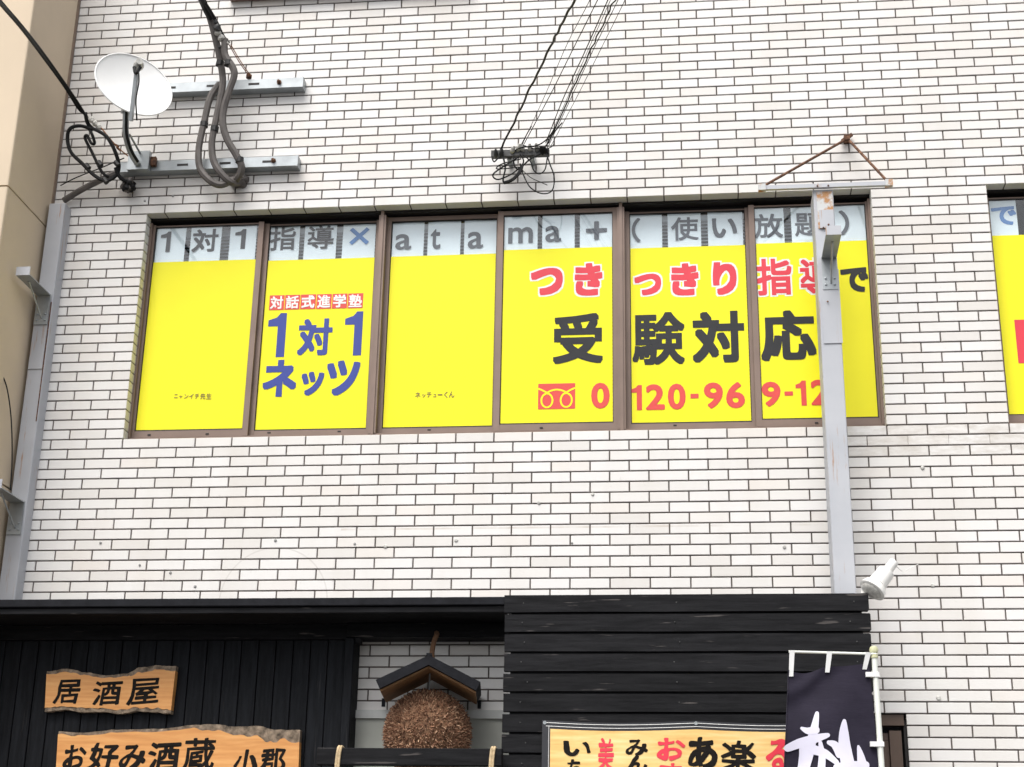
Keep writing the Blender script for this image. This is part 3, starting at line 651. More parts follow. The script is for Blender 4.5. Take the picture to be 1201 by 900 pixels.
for o, pts in ((c1_, [(0.472, -0.205, 7.016), (0.466, -0.17, 6.542)]), (c2_, [(0.546, -0.245, 6.99), (0.65, -0.15, 6.314)]), (c3_, [(0.385, -0.15, 6.589)])):
    for x, y, z in pts: MB().lathe((x, y, z-.02), (random.uniform(-.15, .3), 0, 1), [(0, .027), (.035, .027)], 10).build('tape', 'tape', o)
cable('service_cable', [(0.659, -1.6, 6.897), (0.488, -0.9, 7.192), (0.416, -0.5, 7.317), (0.408, -0.38, 7.322), (0.414, -0.3, 7.314)], .026, 'cable_black', 'thick black service cable entering at the top edge left of centre')
sw = empty('cable_clamp', (0.487, -0.27, 7.168), 'pale clamp and thin stay wire holding the black service cable', 'clamp')
MB().tube([(0.424, -0.5, 7.317), (0.453, -0.32, 7.282), (0.499, -0.27, 7.186), (0.535, -0.24, 7.144)], .012, 8).build('strap', 'cable_black', sw)
for (x, y, z), r in zip([(0.47, -0.31, 7.229), (0.485, -0.29, 7.202), (0.506, -0.27, 7.174), (0.529, -0.25, 7.146), (0.462, -0.32, 7.265), (0.49, -0.26, 7.159), (0.487, -0.25, 7.115)], (.03, .024, .026, .022, .018, .014, .012)):
    MB().lathe((x-r*.4, y, z-r), (random.uniform(-.3, .7), -.2, 1), [(0, r*.5), (r*.4, r), (r*1.2, r*.8), (r*1.7, r*.4)], 9).build('insulator', random.choice(['porcelain', 'porcelain', 'fitting']), sw)
for d in (0, .012):
    MB().tube([Vector(p)+Vector((d, 0, 0)) for p in [(0.536, -0.24, 7.135), (0.59, -0.16, 7.048), (0.643, -0.08, 6.981)]], .0035, 5).build('stay_wire', 'copper', sw)
MB().lathe((0.637, -0.07, 6.987), (0, 0, 1), [(-.012, .02), (.012, .02), (.02, .01)], 8).build('eye_bolt', 'rust', sw)
en = empty('cable_entry', (0.624, -0.02, 6.225), 'dark weathered cable entry where the grey conduits meet the wall', 'cable entry')
for (x, y, z), r in zip([(0.596, -0.03, 6.227), (0.626, -0.03, 6.218), (0.644, -0.02, 6.243), (0.639, -0.02, 6.206), (0.609, -0.03, 6.251)], (.04, .035, .03, .025, .03)):
    MB().lathe((x, y+.02, z), (random.uniform(-.4, .4), -1, random.uniform(-.3, .3)), [(-.02, r), (.02, r*1.05), (.04, r*.7), (.045, r*.2)], 9).build('putty_lump', 'conduit', en)

cable('black_cable', [(0.944, -4.5, 4.898), (-0.067, -2.2, 6.212), (-0.29, -1.5, 6.52), (-0.434, -0.9, 6.715), (-0.459, -0.5, 6.74), (-0.435, -0.3, 6.696), (-0.385, -0.22, 6.611)], .0095, 'cable_black', 'black cable dropping diagonally from the top left corner')
cable('black_cable', [(0.941, -4.5, 4.88), (-0.075, -2.18, 6.209), (-0.298, -1.48, 6.516), (-0.441, -0.88, 6.703), (-0.467, -0.48, 6.733), (-0.44, -0.28, 6.676), (-0.398, -0.24, 6.639), (-0.388, -0.2, 6.571), (-0.359, -0.2, 6.519), (-0.343, -0.18, 6.465), (-0.371, -0.17, 6.472), (-0.407, -0.17, 6.531), (-0.421, -0.16, 6.512), (-0.366, -0.15, 6.413), (-0.29, -0.14, 6.276), (-0.241, -0.12, 6.24)], .010, 'cable_black', 'black cable ending in a small hook beside the grey conduit stub')
lp = tag(MB().tube([(-0.358, -0.2, 6.556), (-0.447, -0.2, 6.588), (-0.517, -0.2, 6.57), (-0.535, -0.18, 6.504), (-0.503, -0.17, 6.409), (-0.419, -0.16, 6.326), (-0.335, -0.15, 6.244), (-0.256, -0.14, 6.204), (-0.189, -0.14, 6.236), (-0.166, -0.16, 6.301), (-0.19, -0.2, 6.393), (-0.244, -0.22, 6.483), (-0.308, -0.22, 6.531), (-0.363, -0.2, 6.567), (-0.404, -0.2, 6.615), (-0.416, -0.22, 6.676)], .0125, 8).build('cable_loop', 'cable_black', None, True), 'large round loop of black cable beside the beige building', 'cable')
for x, y, z in [(-0.386, -0.155, 6.306), (-0.177, -0.17, 6.31), (-0.256, -0.14, 6.204), (-0.305, -0.15, 6.326)]: MB().lathe((x-.012, y, z+.015), (.6, 0, -.7), [(0, .018), (.04, .018)], 8).build('tape', 'tape', lp)
kn = empty('cable_junction', (-0.127, -0.06, 6.209), 'fuzzy black splice lump under the lower rail', 'cable splice')
MB().tube([(-0.187, -0.16, 6.288), (-0.17, -0.14, 6.242), (-0.142, -0.12, 6.216), (-0.116, -0.1, 6.211)], .013, 8).build('lead', 'cable_black', kn)
kc = Vector((-0.123, -0.07, 6.204))
for k in range(26):
    d = Vector((random.gauss(0, 1), random.gauss(0, 1), random.gauss(0, 1))).normalized(); MB().lathe(kc+d*.02, d, [(0, .026), (.022, .02), (.036, .008)], 6).build('strand', 'cable_black' if k % 3 else 'conduit', kn)
cable('pipe_stub', [(-0.575, -0.03, 6.125), (-0.454, -0.06, 6.182), (-0.317, -0.09, 6.232), (-0.196, -0.1, 6.285)], .021, 'conduit', 'straight grey conduit rising from the left post towards the lower rail', 'conduit')
cable('thin_wire', [(-0.616, -0.02, 6.244), (-0.496, -0.05, 6.285), (-0.332, -0.08, 6.329), (-0.169, -0.08, 6.4)], .004, 'cable_black', 'thin black wire from the beige building to the lower rail', 'wire')
gw = empty('stay_wire', (-0.298, -0.2, 6.504), 'rusty stay wire with pale grips above the black cable loop', 'wire')
MB().tube([(-0.315, -0.2, 6.582), (-0.256, -0.18, 6.513), (-0.209, -0.15, 6.46), (-0.171, -0.12, 6.428), (-0.131, -0.085, 6.403)], .0045, 6).build('wire', 'copper', gw)
MB().tube([(-0.223, -0.15, 6.471), (-0.193, -0.14, 6.457), (-0.202, -0.14, 6.446), (-0.178, -0.13, 6.427)], .006, 6).build('twist', 'rust', gw)
for x, y, z in [(-0.371, -0.22, 6.623), (-0.346, -0.21, 6.599), (-0.325, -0.2, 6.58)]: MB().lathe((x, y, z), (.5, -.2, -.6), [(-.03, .008), (-.012, .018), (.012, .02), (.03, .008)], 9).build('grip', 'porcelain', gw)
cable('thin_wire', [(-0.672, -0.4, 4.773), (-0.667, -0.37, 4.761), (-0.639, -0.35, 4.69), (-0.608, -0.33, 4.557), (-0.585, -0.31, 4.398), (-0.564, -0.3, 4.21), (-0.558, -0.29, 4.052)], .004, 'cable_black', 'thin black wire hanging down along the beige building', 'wire')

# ---- telecom drop wires on a wall bracket
tb = empty('wire_bracket', (2.491, -0.05, 6.338), 'dark wall bracket with clamps holding the bundle of drop wires', 'bracket')
x0, x1 = (2.306, -0.12, 6.302)[0], (2.681, -0.12, 6.286)[0]; zc = 6.305
MB().box(x0, x1, -.125, -.085, zc-.022, zc+.022).build('bar', 'fitting', tb)
MB().box(x0+.1, x0+.13, -.085, -.001, zc-.03, zc+.03).box(x1-.13, x1-.1, -.085, -.001, zc-.03, zc+.03).build('wall_bracket', 'galvanised', tb)
for px in (582, 588, 601, 608, 613, 622, 630, 636, 641):
    q = (2.5, -0.13, 6.307); xq = x0+(px-576)/68*(x1-x0)
    MB().lathe((xq, -.13, zc+random.uniform(-.02, .02)), (random.uniform(-.4, .4), -.6, .5), [(-.02, .008), (0, .016), (.02, .014), (.04, .006)], 8).build('clamp', random.choice(['fitting', 'fitting', 'porcelain', 'cable_black']), tb)
WIRES = [([(2.374, -0.14, 6.325), (2.588, -0.75, 6.318), (2.811, -1.5, 6.213), (3.009, -2.3, 5.974), (3.277, -3.8, 5.312), (3.529, -7, 3.159)], .0065, 'thick twisted drop wire, leftmost of the bundle on the wall bracket'),
         ([(2.506, -0.14, 6.344), (2.712, -0.7, 6.388), (2.898, -1.4, 6.287), (3.079, -2.2, 6.036), (3.327, -3.8, 5.309), (3.535, -7, 3.159)], .0018, 'thin drop wire just right of the thick twisted one'),
         ([(2.512, -0.14, 6.338), (2.738, -0.7, 6.375), (2.931, -1.4, 6.252), (3.118, -2.2, 6.034), (3.36, -3.8, 5.307), (3.548, -7, 3.158)], .0026, 'third drop wire from the left in the bundle'),
         ([(2.66, -0.14, 6.356), (2.816, -0.7, 6.342), (2.989, -1.4, 6.211), (3.17, -2.2, 6.031), (3.384, -3.8, 5.305), (3.554, -7, 3.157)], .003, 'fourth drop wire from the left, close to the dense strands'),
         ([(2.666, -0.14, 6.343), (2.837, -0.7, 6.335), (3.018, -1.4, 6.248), (3.183, -2.2, 6.03), (3.397, -3.8, 5.305), (3.559, -7, 3.157)], .0018, 'thin drop wire in the middle of the dense strands'),
         ([(2.678, -0.15, 6.35), (2.847, -0.7, 6.335), (3.037, -1.4, 6.258), (3.204, -2.2, 6.029), (3.41, -3.8, 5.304), (3.564, -7, 3.157)], .0042, 'heaviest of the dense drop wires on the right of the bundle'),
         ([(2.678, -0.15, 6.325), (2.857, -0.7, 6.328), (3.051, -1.4, 6.257), (3.221, -2.2, 6.028), (3.423, -3.8, 5.303), (3.569, -7, 3.156)], .0022, 'second drop wire from the right in the bundle'),
         ([(2.694, -0.15, 6.325), (2.899, -0.7, 6.35), (3.094, -1.4, 6.26), (3.256, -2.2, 6.026), (3.456, -3.8, 5.301), (3.581, -7, 3.155)], .0018, 'rightmost thin drop wire of the bundle')]
def twisted(pts):
    out = []
    for a, b in zip(pts, pts[1:]):
        a, b = Vector(a), Vector(b)
        n = max(2, int((b-a).length/.09))
        for k in range(n): out.append(a.lerp(b, k/n)+Vector((random.uniform(-1, 1), 0, random.uniform(-1, 1)))*.0045)
    return out+[Vector(pts[-1])]
WIRES[0] = (twisted(WIRES[0][0]),)+WIRES[0][1:]; WIRES[5] = (twisted(WIRES[5][0]),)+WIRES[5][1:]
for pts, r, lb in WIRES: cable('drop_wire', pts, r, 'cable_black', lb, 'wire', 'telephone drop wires', 6, 5)
tg = empty('wire_tangle', (2.548, -0.1, 6.186), 'tangle of slack black wire loops below the wall bracket', 'wire tangle')
LOOPS = [[(2.385, -0.13, 6.275), (2.405, -0.16, 6.177), (2.391, -0.15, 6.102), (2.405, -0.14, 6.082), (2.461, -0.13, 6.117), (2.497, -0.13, 6.18), (2.562, -0.13, 6.251), (2.649, -0.13, 6.296)],
         [(2.488, -0.13, 6.27), (2.434, -0.16, 6.216), (2.348, -0.17, 6.15), (2.326, -0.16, 6.123), (2.36, -0.14, 6.108), (2.446, -0.13, 6.15), (2.495, -0.12, 6.202)],
         [(2.31, -0.12, 6.283), (2.328, -0.14, 6.236), (2.351, -0.15, 6.249), (2.37, -0.13, 6.275)],
         [(2.503, -0.13, 6.254), (2.39, -0.16, 6.21), (2.348, -0.17, 6.171), (2.405, -0.16, 6.173), (2.489, -0.13, 6.197)],
         [(2.663, -0.13, 6.296), (2.688, -0.15, 6.203), (2.72, -0.17, 6.094), (2.706, -0.17, 5.999), (2.641, -0.16, 5.987), (2.567, -0.15, 6.038), (2.519, -0.13, 6.139), (2.495, -0.12, 6.226)],
         [(2.51, -0.13, 6.286), (2.564, -0.15, 6.224), (2.587, -0.15, 6.158), (2.623, -0.15, 6.132), (2.659, -0.15, 6.163), (2.671, -0.13, 6.263)],
         [(2.497, -0.13, 6.189), (2.567, -0.16, 6.105), (2.625, -0.16, 6.071), (2.676, -0.16, 6.045)],
         [(2.458, -0.13, 6.313), (2.504, -0.15, 6.325), (2.607, -0.16, 6.331), (2.675, -0.18, 6.366), (2.729, -0.22, 6.424)],
         [(2.516, -0.13, 6.351), (2.592, -0.15, 6.313), (2.665, -0.15, 6.334), (2.709, -0.16, 6.409), (2.774, -0.24, 6.443)],
         [(2.451, -0.13, 6.272), (2.461, -0.14, 6.201), (2.492, -0.13, 6.181), (2.518, -0.13, 6.237), (2.495, -0.13, 6.287)],
         [(2.397, -0.14, 6.082), (2.449, -0.15, 6.096), (2.494, -0.14, 6.151), (2.507, -0.13, 6.196)],
         [(2.634, -0.13, 6.313), (2.672, -0.15, 6.35), (2.681, -0.17, 6.388), (2.671, -0.14, 6.323), (2.709, -0.15, 6.332), (2.717, -0.16, 6.375)],
         [(2.501, -0.13, 6.352), (2.545, -0.2, 6.394), (2.579, -0.25, 6.422)]]
for k, l_ in enumerate(LOOPS): MB().tube(l_, (.006, .005, .0045, .004, .0045, .004, .0025, .0045, .004, .005, .011, .003, .0035)[k], 6, 6).build('loop', 'cable_black', tg, True)

# ------------------------------------------------------------------ shop front: eave, boards, frame
ev = empty('shop_eave', (.9, -.25, 3.27), 'black timber eave with gutter edge over the vertical board wall', 'eave')
EX0, EX1 = -.652, 2.497
MB().add([(EX0, -.45, 3.335), (EX1, -.45, 3.335), (EX1, .0, 3.40), (EX0, .0, 3.40), (EX0, -.45, 3.322), (EX1, -.45, 3.322), (EX1, .0, 3.385), (EX0, .0, 3.385)], [(0, 1, 2, 3), (7, 6, 5, 4), (0, 4, 5, 1), (1, 5, 6, 2), (2, 6, 7, 3), (3, 7, 4, 0)]).build('roof_sheet', 'roof_shingle', ev)
MB().cham(EX0, EX1, -.50, -.452, 3.293, 3.338, .004).build('gutter', 'roof_shingle', ev)
MB().cham(EX0, EX1, -.482, -.45, 3.255, 3.289, .003).build('fascia', 'charred_plank', ev)
MB().box(EX0, EX1, -.449, -.11, 3.262, 3.278).build('soffit', 'charred_plank', ev)
bw = empty('board_wall', (.5, -.1, .1), 'shop wall of narrow black vertical boards under the eave', 'wall')
MB().box(-.65, 1.53, -.085, -.001, .12, 3.26).build('backing', 'room_dark', bw)
x = -.648; pitch = .1035
while x < 1.50:
    b1 = min(x+pitch-.006, 1.528); dy = random.uniform(-.002, .002)
    MB().cham(x, b1, -.105+dy, -.086, .12, 3.17, .0025).build('board', 'charred_board', bw); x += pitch
MB().box(-.65, 1.535, -.125, -.087, 3.172, 3.258).build('top_rail', 'charred_plank', bw)
tf = empty('timber_frame', (1.55, -.12, .1), 'black timber post and lintel framing the recess with the cedar ball', 'timber frame')
MB().cham(1.532, 1.585, -.17, -.002, .12, 3.172, .004).build('post', 'charred_board', tf)
MB().cham(1.537, 2.495, -.16, -.003, 3.176, 3.26, .004).build('lintel', 'charred_plank', tf)
MB().box(1.587, 1.62, -.155, -.10, 3.145, 3.174).build('corner_block', 'charred_plank', tf)
bm_ = empty('cross_beam', (1.98, -.46, 2.43), 'black horizontal beam below the cedar ball, tied with straw rope', 'beam')
bt0, bt1 = (1.509, -0.6, 2.502), (1.515, -0.6, 2.412)
bz, tz, bxl = bt1[2], bt0[2], bt0[0]
MB().cham(bxl, 2.51, -.60, -.545, bz, tz, .004).build('beam', 'charred_plank', bm_)
MB().box(1.535, 1.58, -.543, -.172, bz+.02, tz-.012).build('strut', 'charred_plank', bm_)
MB().box(2.45, 2.492, -.543, -.10, bz+.02, tz-.012).build('strut', 'charred_plank', bm_)
for px in ((1.627, -0.6, 2.489)[0], (2.457, -0.6, 2.494)[0]):
    for d in (0, .013):
        MB().tube([(px+d, -.543, tz+.003), (px+d+.002, -.575, tz+.006), (px+d, -.604, tz+.001), (px+d-.006, -.606, tz-.05), (px+d-.008, -.605, bz-.01), (px+d-.01, -.605, bz-.12)], .0075, 6, 4).build('rope', 'rope', bm_)

scr = empty('plank_screen', (3.48, -.5, .1), 'black screen of wide horizontal planks below the grey steel post', 'plank wall')
pp = .1082
MB().box(2.53, 4.44, -.462, -.40, .13, 3.30).build('backing', 'room_dark', scr)
for k in range(29):
    z1 = 3.345-k*pp; z0 = z1-pp+.014; dx = random.uniform(-.012, .006)
    xl = 2.498+(random.uniform(-.004, .004)); xr = 4.478+dx*.6-.0008*k
    nseg = 16; vs = []; top = []; bot = []
    for i in range(nseg+1):
        a = xl+(xr-xl)*i/nseg; top.append((a, z1+.0018*noise.noise(Vector((a*2.2, k*3.7, 0))))); bot.append((a, z0+.0022*noise.noise(Vector((a*2.2, k*5.1, 4)))))
    c_ = .006; top[-1] = (xr, z1-c_); bot[-1] = (xr, z0+c_); top.insert(-1, (xr-c_, z1)); bot.insert(-1, (xr-c_, z0))
    MB().prism(bot+top[::-1], -.50+random.uniform(-.003, .003), -.463).build('plank', 'charred_plank', scr)
for x in (2.56, 3.2, 3.9, 4.42): MB().box(x-.02, x+.02, -.398, -.004, 3.2, 3.25).build('wall_tie', 'fitting', scr)
for k in range(9):
    for x in (2.62, 3.45, 4.38):
        MB().lathe((x+random.uniform(-.03, .03), -.502, 3.345-k*pp-.045), (0, -1, 0), [(0, .004), (.002, .004), (.003, .001)], 6).build('nail', 'fitting', scr)

# ------------------------------------------------------------------ cedar ball with its little roof
sg = empty('cedar_ball', (2.043, -.30, 2.35), 'round brown ball of cedar twigs hanging under a small black gable roof', 'cedar ball')
bc = Vector((2.050, -.27, 2.612)); BR = .252
sp = MB(); tm = []
for k in range(14):
    a = math.pi*k/13; tm.append((-BR*.93*math.cos(a), BR*.93*math.sin(a)))
MB().lathe(bc, (0, 0, 1), tm, 24).build('core', 'brown_rope', sg, True)
for k in range(9000):
    y_ = 1-2*(k+.5)/9000; r_ = math.sqrt(max(0, 1-y_*y_)); t_ = k*2.399963
    d = Vector((r_*math.cos(t_), r_*math.sin(t_), y_))
    if d.y > .35: continue
    d2 = (d+Vector((random.gauss(0, .75), random.gauss(0, .75), random.gauss(0, .75)))).normalized()
    p0 = bc+d*BR*.90; ln = BR*random.uniform(.06, .125); s0 = d2.orthogonal().normalized(); s0 = (Matrix.Rotation(random.uniform(0, 6.28), 3, d2) @ s0); s1 = d2.cross(s0)
    w_ = random.uniform(.0018, .0042); tip = p0+d2*ln
    sp.add([p0+s0*w_, p0-s0*w_*.5+s1*w_*.87, p0-s0*w_*.5-s1*w_*.87, tip+s0*w_*.7, tip-s0*w_*.35+s1*w_*.6, tip-s0*w_*.35-s1*w_*.6], [(0, 1, 4, 3), (1, 2, 5, 4), (2, 0, 3, 5), (3, 4, 5)])
tw = sp.build('twigs', 'cedar_twig', sg); tw['kind'] = 'stuff'
ap = Vector((2.062, 0, 3.005)); yf, yb = -.56, -.06
for s in (-1, 1):
    ex, ez = ap.x+s*.285, ap.z-.140; n_ = Vector((s*.140, 0, .285)).normalized()*.052
    v = [(ap.x, yf, ap.z), (ex, yf, ez), (ex, yb, ez), (ap.x, yb, ap.z)]
    low = [(q[0]-n_.x if i in (1, 2) else q[0], q[1], q[2]-n_.z*(1 if i in (1, 2) else 1.12)) for i, q in enumerate(v)]
    rf = MB().add(v+low, [(0, 1, 2, 3), (7, 6, 5, 4), (0, 4, 5, 1), (1, 5, 6, 2), (2, 6, 7, 3), (3, 7, 4, 0)]).build('roof_slope', 'roof_shingle', sg)
    un = [(q[0], q[1]+(.03 if i in (0, 1) else -.03), q[2]-.002) for i, q in enumerate(low)]
    un2 = [(q[0]-n_.x*.15, q[1], q[2]-n_.z*.2) for q in un]
    MB().add(un+un2, [(0, 1, 2, 3), (7, 6, 5, 4), (0, 4, 5, 1), (1, 5, 6, 2), (2, 6, 7, 3), (3, 7, 4, 0)]).build('underside', 'roof_under', rf)
    MB().box(min(ex, ex-s*.02), max(ex, ex-s*.02), yb-.004, yb+.018, ez-.075, ez-.03).build('eave_end', 'roof_shingle', rf)
MB().bar((ap.x, yf+.01, ap.z+.006), (ap.x, yb-.01, ap.z+.006), .03, .014).build('ridge', 'roof_shingle', sg)
MB().tube([(ap.x, -.21, ap.z-.03), (ap.x-.012, -.21, ap.z+.06), (ap.x-.006, -.2, ap.z+.13), (ap.x+.006, -.18, 3.185), (ap.x+.002, -.158, 3.20)], .015, 8).build('rope', 'brown_rope', sg)
for rr_ in [q for q in sg.children if q.name.startswith(('roof_slope', 'ridge'))]:
    pv_ = Vector((ap.x, -.31, 0)); rr_.matrix_basis = Matrix.Translation(pv_) @ Matrix.Rotation(math.radians(7), 4, 'Z') @ Matrix.Translation(-pv_)
MB().tube([(ap.x, -.34, ap.z-.03), (ap.x+.002, -.34, ap.z-.09), (ap.x, -.33, 2.85)], .005, 6).build('hook', 'galvanised', sg)

# ------------------------------------------------------------------ wooden signs with bark edges
def wavy(pts, seed, amp=.004, n=60):
    out = []
    for i in range(n+1):
        t = i/n*(len(pts)-1); k = min(int(t), len(pts)-2); f_ = t-k; f_ = f_*f_*(3-2*f_)
        x = pts[k][0]+(pts[k+1][0]-pts[k][0])*(t-k); z = pts[k][2]+(pts[k+1][2]-pts[k][2])*f_
        out.append((x, z+amp*noise.noise(Vector((x*30, seed, 0)))+amp*.6*noise.noise(Vector((x*90, seed, 3)))))
    return out
def slab_sign(label, top, bot, tb, bb, texts, seed, bold):
    cx = sum(p[0] for p in top)/len(top)
    e = empty('wooden_sign', (cx, -.13, min(p[2] for p in bot)), label, 'sign', 'wooden slab signs on the board wall')
    T, Bt = wavy(top, seed), wavy(bot, seed+9)
    nn = len(T); Ti = [(x, z-w_) for (x, z), w_ in zip(T, [tb(i/(nn-1))*(1+.5*noise.noise(Vector((i*.35, seed, 1)))) for i in range(nn)])]
    Bi = [(x, z+w_) for (x, z), w_ in zip(Bt, [bb(i/(nn-1))*(1+.5*noise.noise(Vector((i*.35, seed, 5)))) for i in range(nn)])]
    Y0, Y1 = -.155, -.107
    def strip(lo, hi, yf, yb): 
        m_ = MB(); n = len(lo); vs = []
        for (a, b), (c, d) in zip(lo, hi): vs += [(a, yf(a, b), b), (c, yf(c, d), d), (a, yb, b), (c, yb, d)]
        fs = []
        for i in range(n-1):
            p, q = 4*i, 4*(i+1); fs += [(p, q, q+1, p+1), (p+2, p+3, q+3, q+2), (p+1, q+1, q+3, p+3), (p, p+2, q+2, q)]
        fs += [(0, 1, 3, 2), (4*n-4, 4*n-2, 4*n-1, 4*n-3)]; return m_.add(vs, fs)
    strip(Bi, Ti, lambda a, b: Y0, Y1).build('slab', 'sign_wood', e)
    rough = lambda a, b: Y0+.004+.008*noise.noise(Vector((a*35, b*60, seed)))
    strip(Ti, T, rough, Y1).build('bark_edge', 'bark', e); strip(Bt, Bi, rough, Y1).build('bark_edge', 'bark', e)
    for k, (ch, bx) in enumerate(texts):
        l_ = MB(); letter(l_, ch, bx, Y0-.0012, bold, 'ci', wob=.035, shear=.10, rot=random.uniform(0, .07)); build_flat(l_, 'character', 'sumi', e)
slab_sign('small wooden sign with three brushed characters, above the larger wooden sign',
          [(-0.25, -0.15, 2.982), (-0.123, -0.15, 2.996), (-0.003, -0.15, 2.973), (0.115, -0.15, 2.958), (0.238, -0.15, 2.97), (0.319, -0.15, 3.005), (0.411, -0.15, 3.017), (0.53, -0.15, 3.011)],
          [(-0.236, -0.15, 2.747), (-0.11, -0.15, 2.759), (0, -0.15, 2.745), (0.107, -0.15, 2.748), (0.216, -0.15, 2.737), (0.322, -0.15, 2.753), (0.43, -0.15, 2.746), (0.525, -0.15, 2.74)],
          lambda t: .017+.010*(t > .6), lambda t: .021, [('居', (-0.108, 2.863, 0.153, 0.141)), ('酒', (0.132, 2.855, 0.17, 0.138)), ('屋', (0.351, 2.864, 0.192, 0.155))], 1.3, .030)
slab_sign('large wooden sign cut by the bottom edge, brushed characters and thick bark on top',
          [(-0.137, -0.15, 2.633), (-0.002, -0.15, 2.628), (0.226, -0.15, 2.646), (0.47, -0.15, 2.652), (0.665, -0.15, 2.674), (0.785, -0.15, 2.68), (0.907, -0.15, 2.666), (1.042, -0.15, 2.67), (1.149, -0.15, 2.65), (1.295, -0.15, 2.648)],
          [(-0.114, -0.15, 2.187), (0.277, -0.15, 2.177), (0.723, -0.15, 2.192), (1.02, -0.15, 2.184), (1.307, -0.15, 2.201)],
          lambda t: .017+.050*max(0, min(1, (t-.4)/.45)), lambda t: .02,
          [('お', (-0.02, 2.49, 0.135, 0.144)), ('好', (0.151, 2.493, 0.173, 0.158)), ('み', (0.325, 2.491, 0.159, 0.141)), ('酒', (0.509, 2.494, 0.184, 0.164)), ('蔵', (0.717, 2.509, 0.188, 0.181)), ('小', (0.99, 2.472, 0.139, 0.132)), ('郡', (1.148, 2.472, 0.146, 0.139))], 4.1, .040)

# ------------------------------------------------------------------ vinyl banner on the screen
vb = empty('vinyl_banner', (3.55, -.52, 1.7), 'orange wood-grain vinyl banner with dark border and brushed menu writing', 'banner')
bx0, bx1, bz0, bz1 = 2.715, 4.36, 1.75, 2.662
sag = lambda x: -.012*math.sin(math.pi*min(1, max(0, (x-bx0)/.82 % 1)))+(-.004)*((x-bx0)/(bx1-bx0))
def bsurf(x, z): return -.520+.004*math.sin(x*7)+.003*math.sin(z*9+x*3)
def sheet(x0, x1, z0, z1, off, nx=28, nz=10, tops=True):
    vs = []; fs = []
    for j in range(nz+1):
        for i in range(nx+1):
            x = x0+(x1-x0)*i/nx; z = z0+(z1-z0)*j/nz; zz = z+sag(x)*((z-bz0)/(bz1-bz0))
            vs.append((x, bsurf(x, z)+off, zz))
    for j in range(nz):
        for i in range(nx): k = j*(nx+1)+i; fs.append((k, k+1, k+nx+2, k+nx+1))
    return MB().add(vs, fs)
n1 = sheet(bx0, bx1, bz0, bz1, 0); n0 = len(n1.v); n1.v += [(x, y+.001, z) for x, y, z in n1.v]; n1.f += [[n0+i for i in q[::-1]] for q in n1.f]
bo = n1.build('border', 'banner_border', vb)
sheet(bx0+.044, bx1-.044, bz0+.044, bz1-.044, -.0016).build('print_panel', 'banner_print', vb)
for d in (.012, .030):
    q = MB(); q.tube([(x, bsurf(x, bz1-d)-.0015, bz1-d+sag(x)*.97) for x in [bx0+.02+(bx1-bx0-.04)*i/24 for i in range(25)]], .0016, 5, 0); q.build('piping', 'print_white', vb)
q = MB(); q.tube([(bx0+.036, bsurf(bx0+.036, z)-.0015, z) for z in [bz0+.03+(bz1-bz0-.06)*i/10 for i in range(11)]], .0014, 5, 0); q.build('piping', 'print_white', vb)
for x in (bx0+.014, bx0+.82, bx1-.014):
    MB().lathe((x, bsurf(x, bz1)-.001, bz1-.013+sag(x)), (0, -1, 0), [(0, .010), (.003, .009), (.003, .005), (.001, .004)], 12).build('grommet', 'galvanised', vb)
    MB().lathe((x, bsurf(x, bz1)+.001, bz1-.013+sag(x)), (0, 1, 0), [(0, .004), (.028, .004)], 6).build('fixing_screw', 'fitting', vb)
bs = lambda x, z: bsurf(x, z)-.0035
for mat, its in (('sumi', [('い', (2.906, 2.514, 0.15, 0.076)), ('ち', (2.888, 2.416, 0.077, 0.079)), ('み', (3.22, 2.519, 0.12, 0.086)), ('ん', (3.222, 2.438, 0.112, 0.084)), ('あ', (3.566, 2.493, 0.152, 0.163)), ('楽', (3.753, 2.477, 0.186, 0.162))]),
                 ('banner_red', [('美', (3.056, 2.483, 0.086, 0.177)), ('お', (3.402, 2.514, 0.15, 0.119)), ('す', (3.399, 2.387, 0.116, 0.109)), ('る', (3.959, 2.489, 0.119, 0.157))])):
    for ch, bx in its:
        l_ = MB(); letter(l_, ch, bx, 0, .04, 'ci', surf=bs, wob=.04, shear=.05); build_flat(l_, 'character', mat, vb)

# ------------------------------------------------------------------ black banner flag on a white pole
fl = empty('banner_flag', (4.44, -.9, .12), 'black banner flag with white brush writing on a white pole', 'flag')
pt = Vector((4.44, -0.9, 2.959)); pb = Vector((4.455, -.9, .12))
MB().tube([pb, pt+Vector((0, 0, -.02))], .0145, 12, 0).build('pole', 'pole_white', fl, True)
MB().lathe(pt+Vector((0, 0, -.03)), (0, 0, 1), [(0, .019), (.018, .019), (.022, .012), (.028, .02), (.042, .023), (.056, .018), (.062, .004)], 14).build('finial', 'pole_ball', fl, True)
MB().lathe(pb, (0, 0, 1), [(0, .18), (.06, .17), (.07, .03), (.2, .025)], 20).build('base', 'plastic_grey', fl)
rl = Vector((4.013, -0.9, 2.962)); MB().tube([rl, pt+Vector((.01, -.012, -.012))], .0065, 8, 0).build('top_rod', 'pole_white', fl, True)
tl_, tr_ = Vector((4.009, -0.9, 2.869)), Vector((4.411, -0.9, 2.903)); fz0 = 1.35
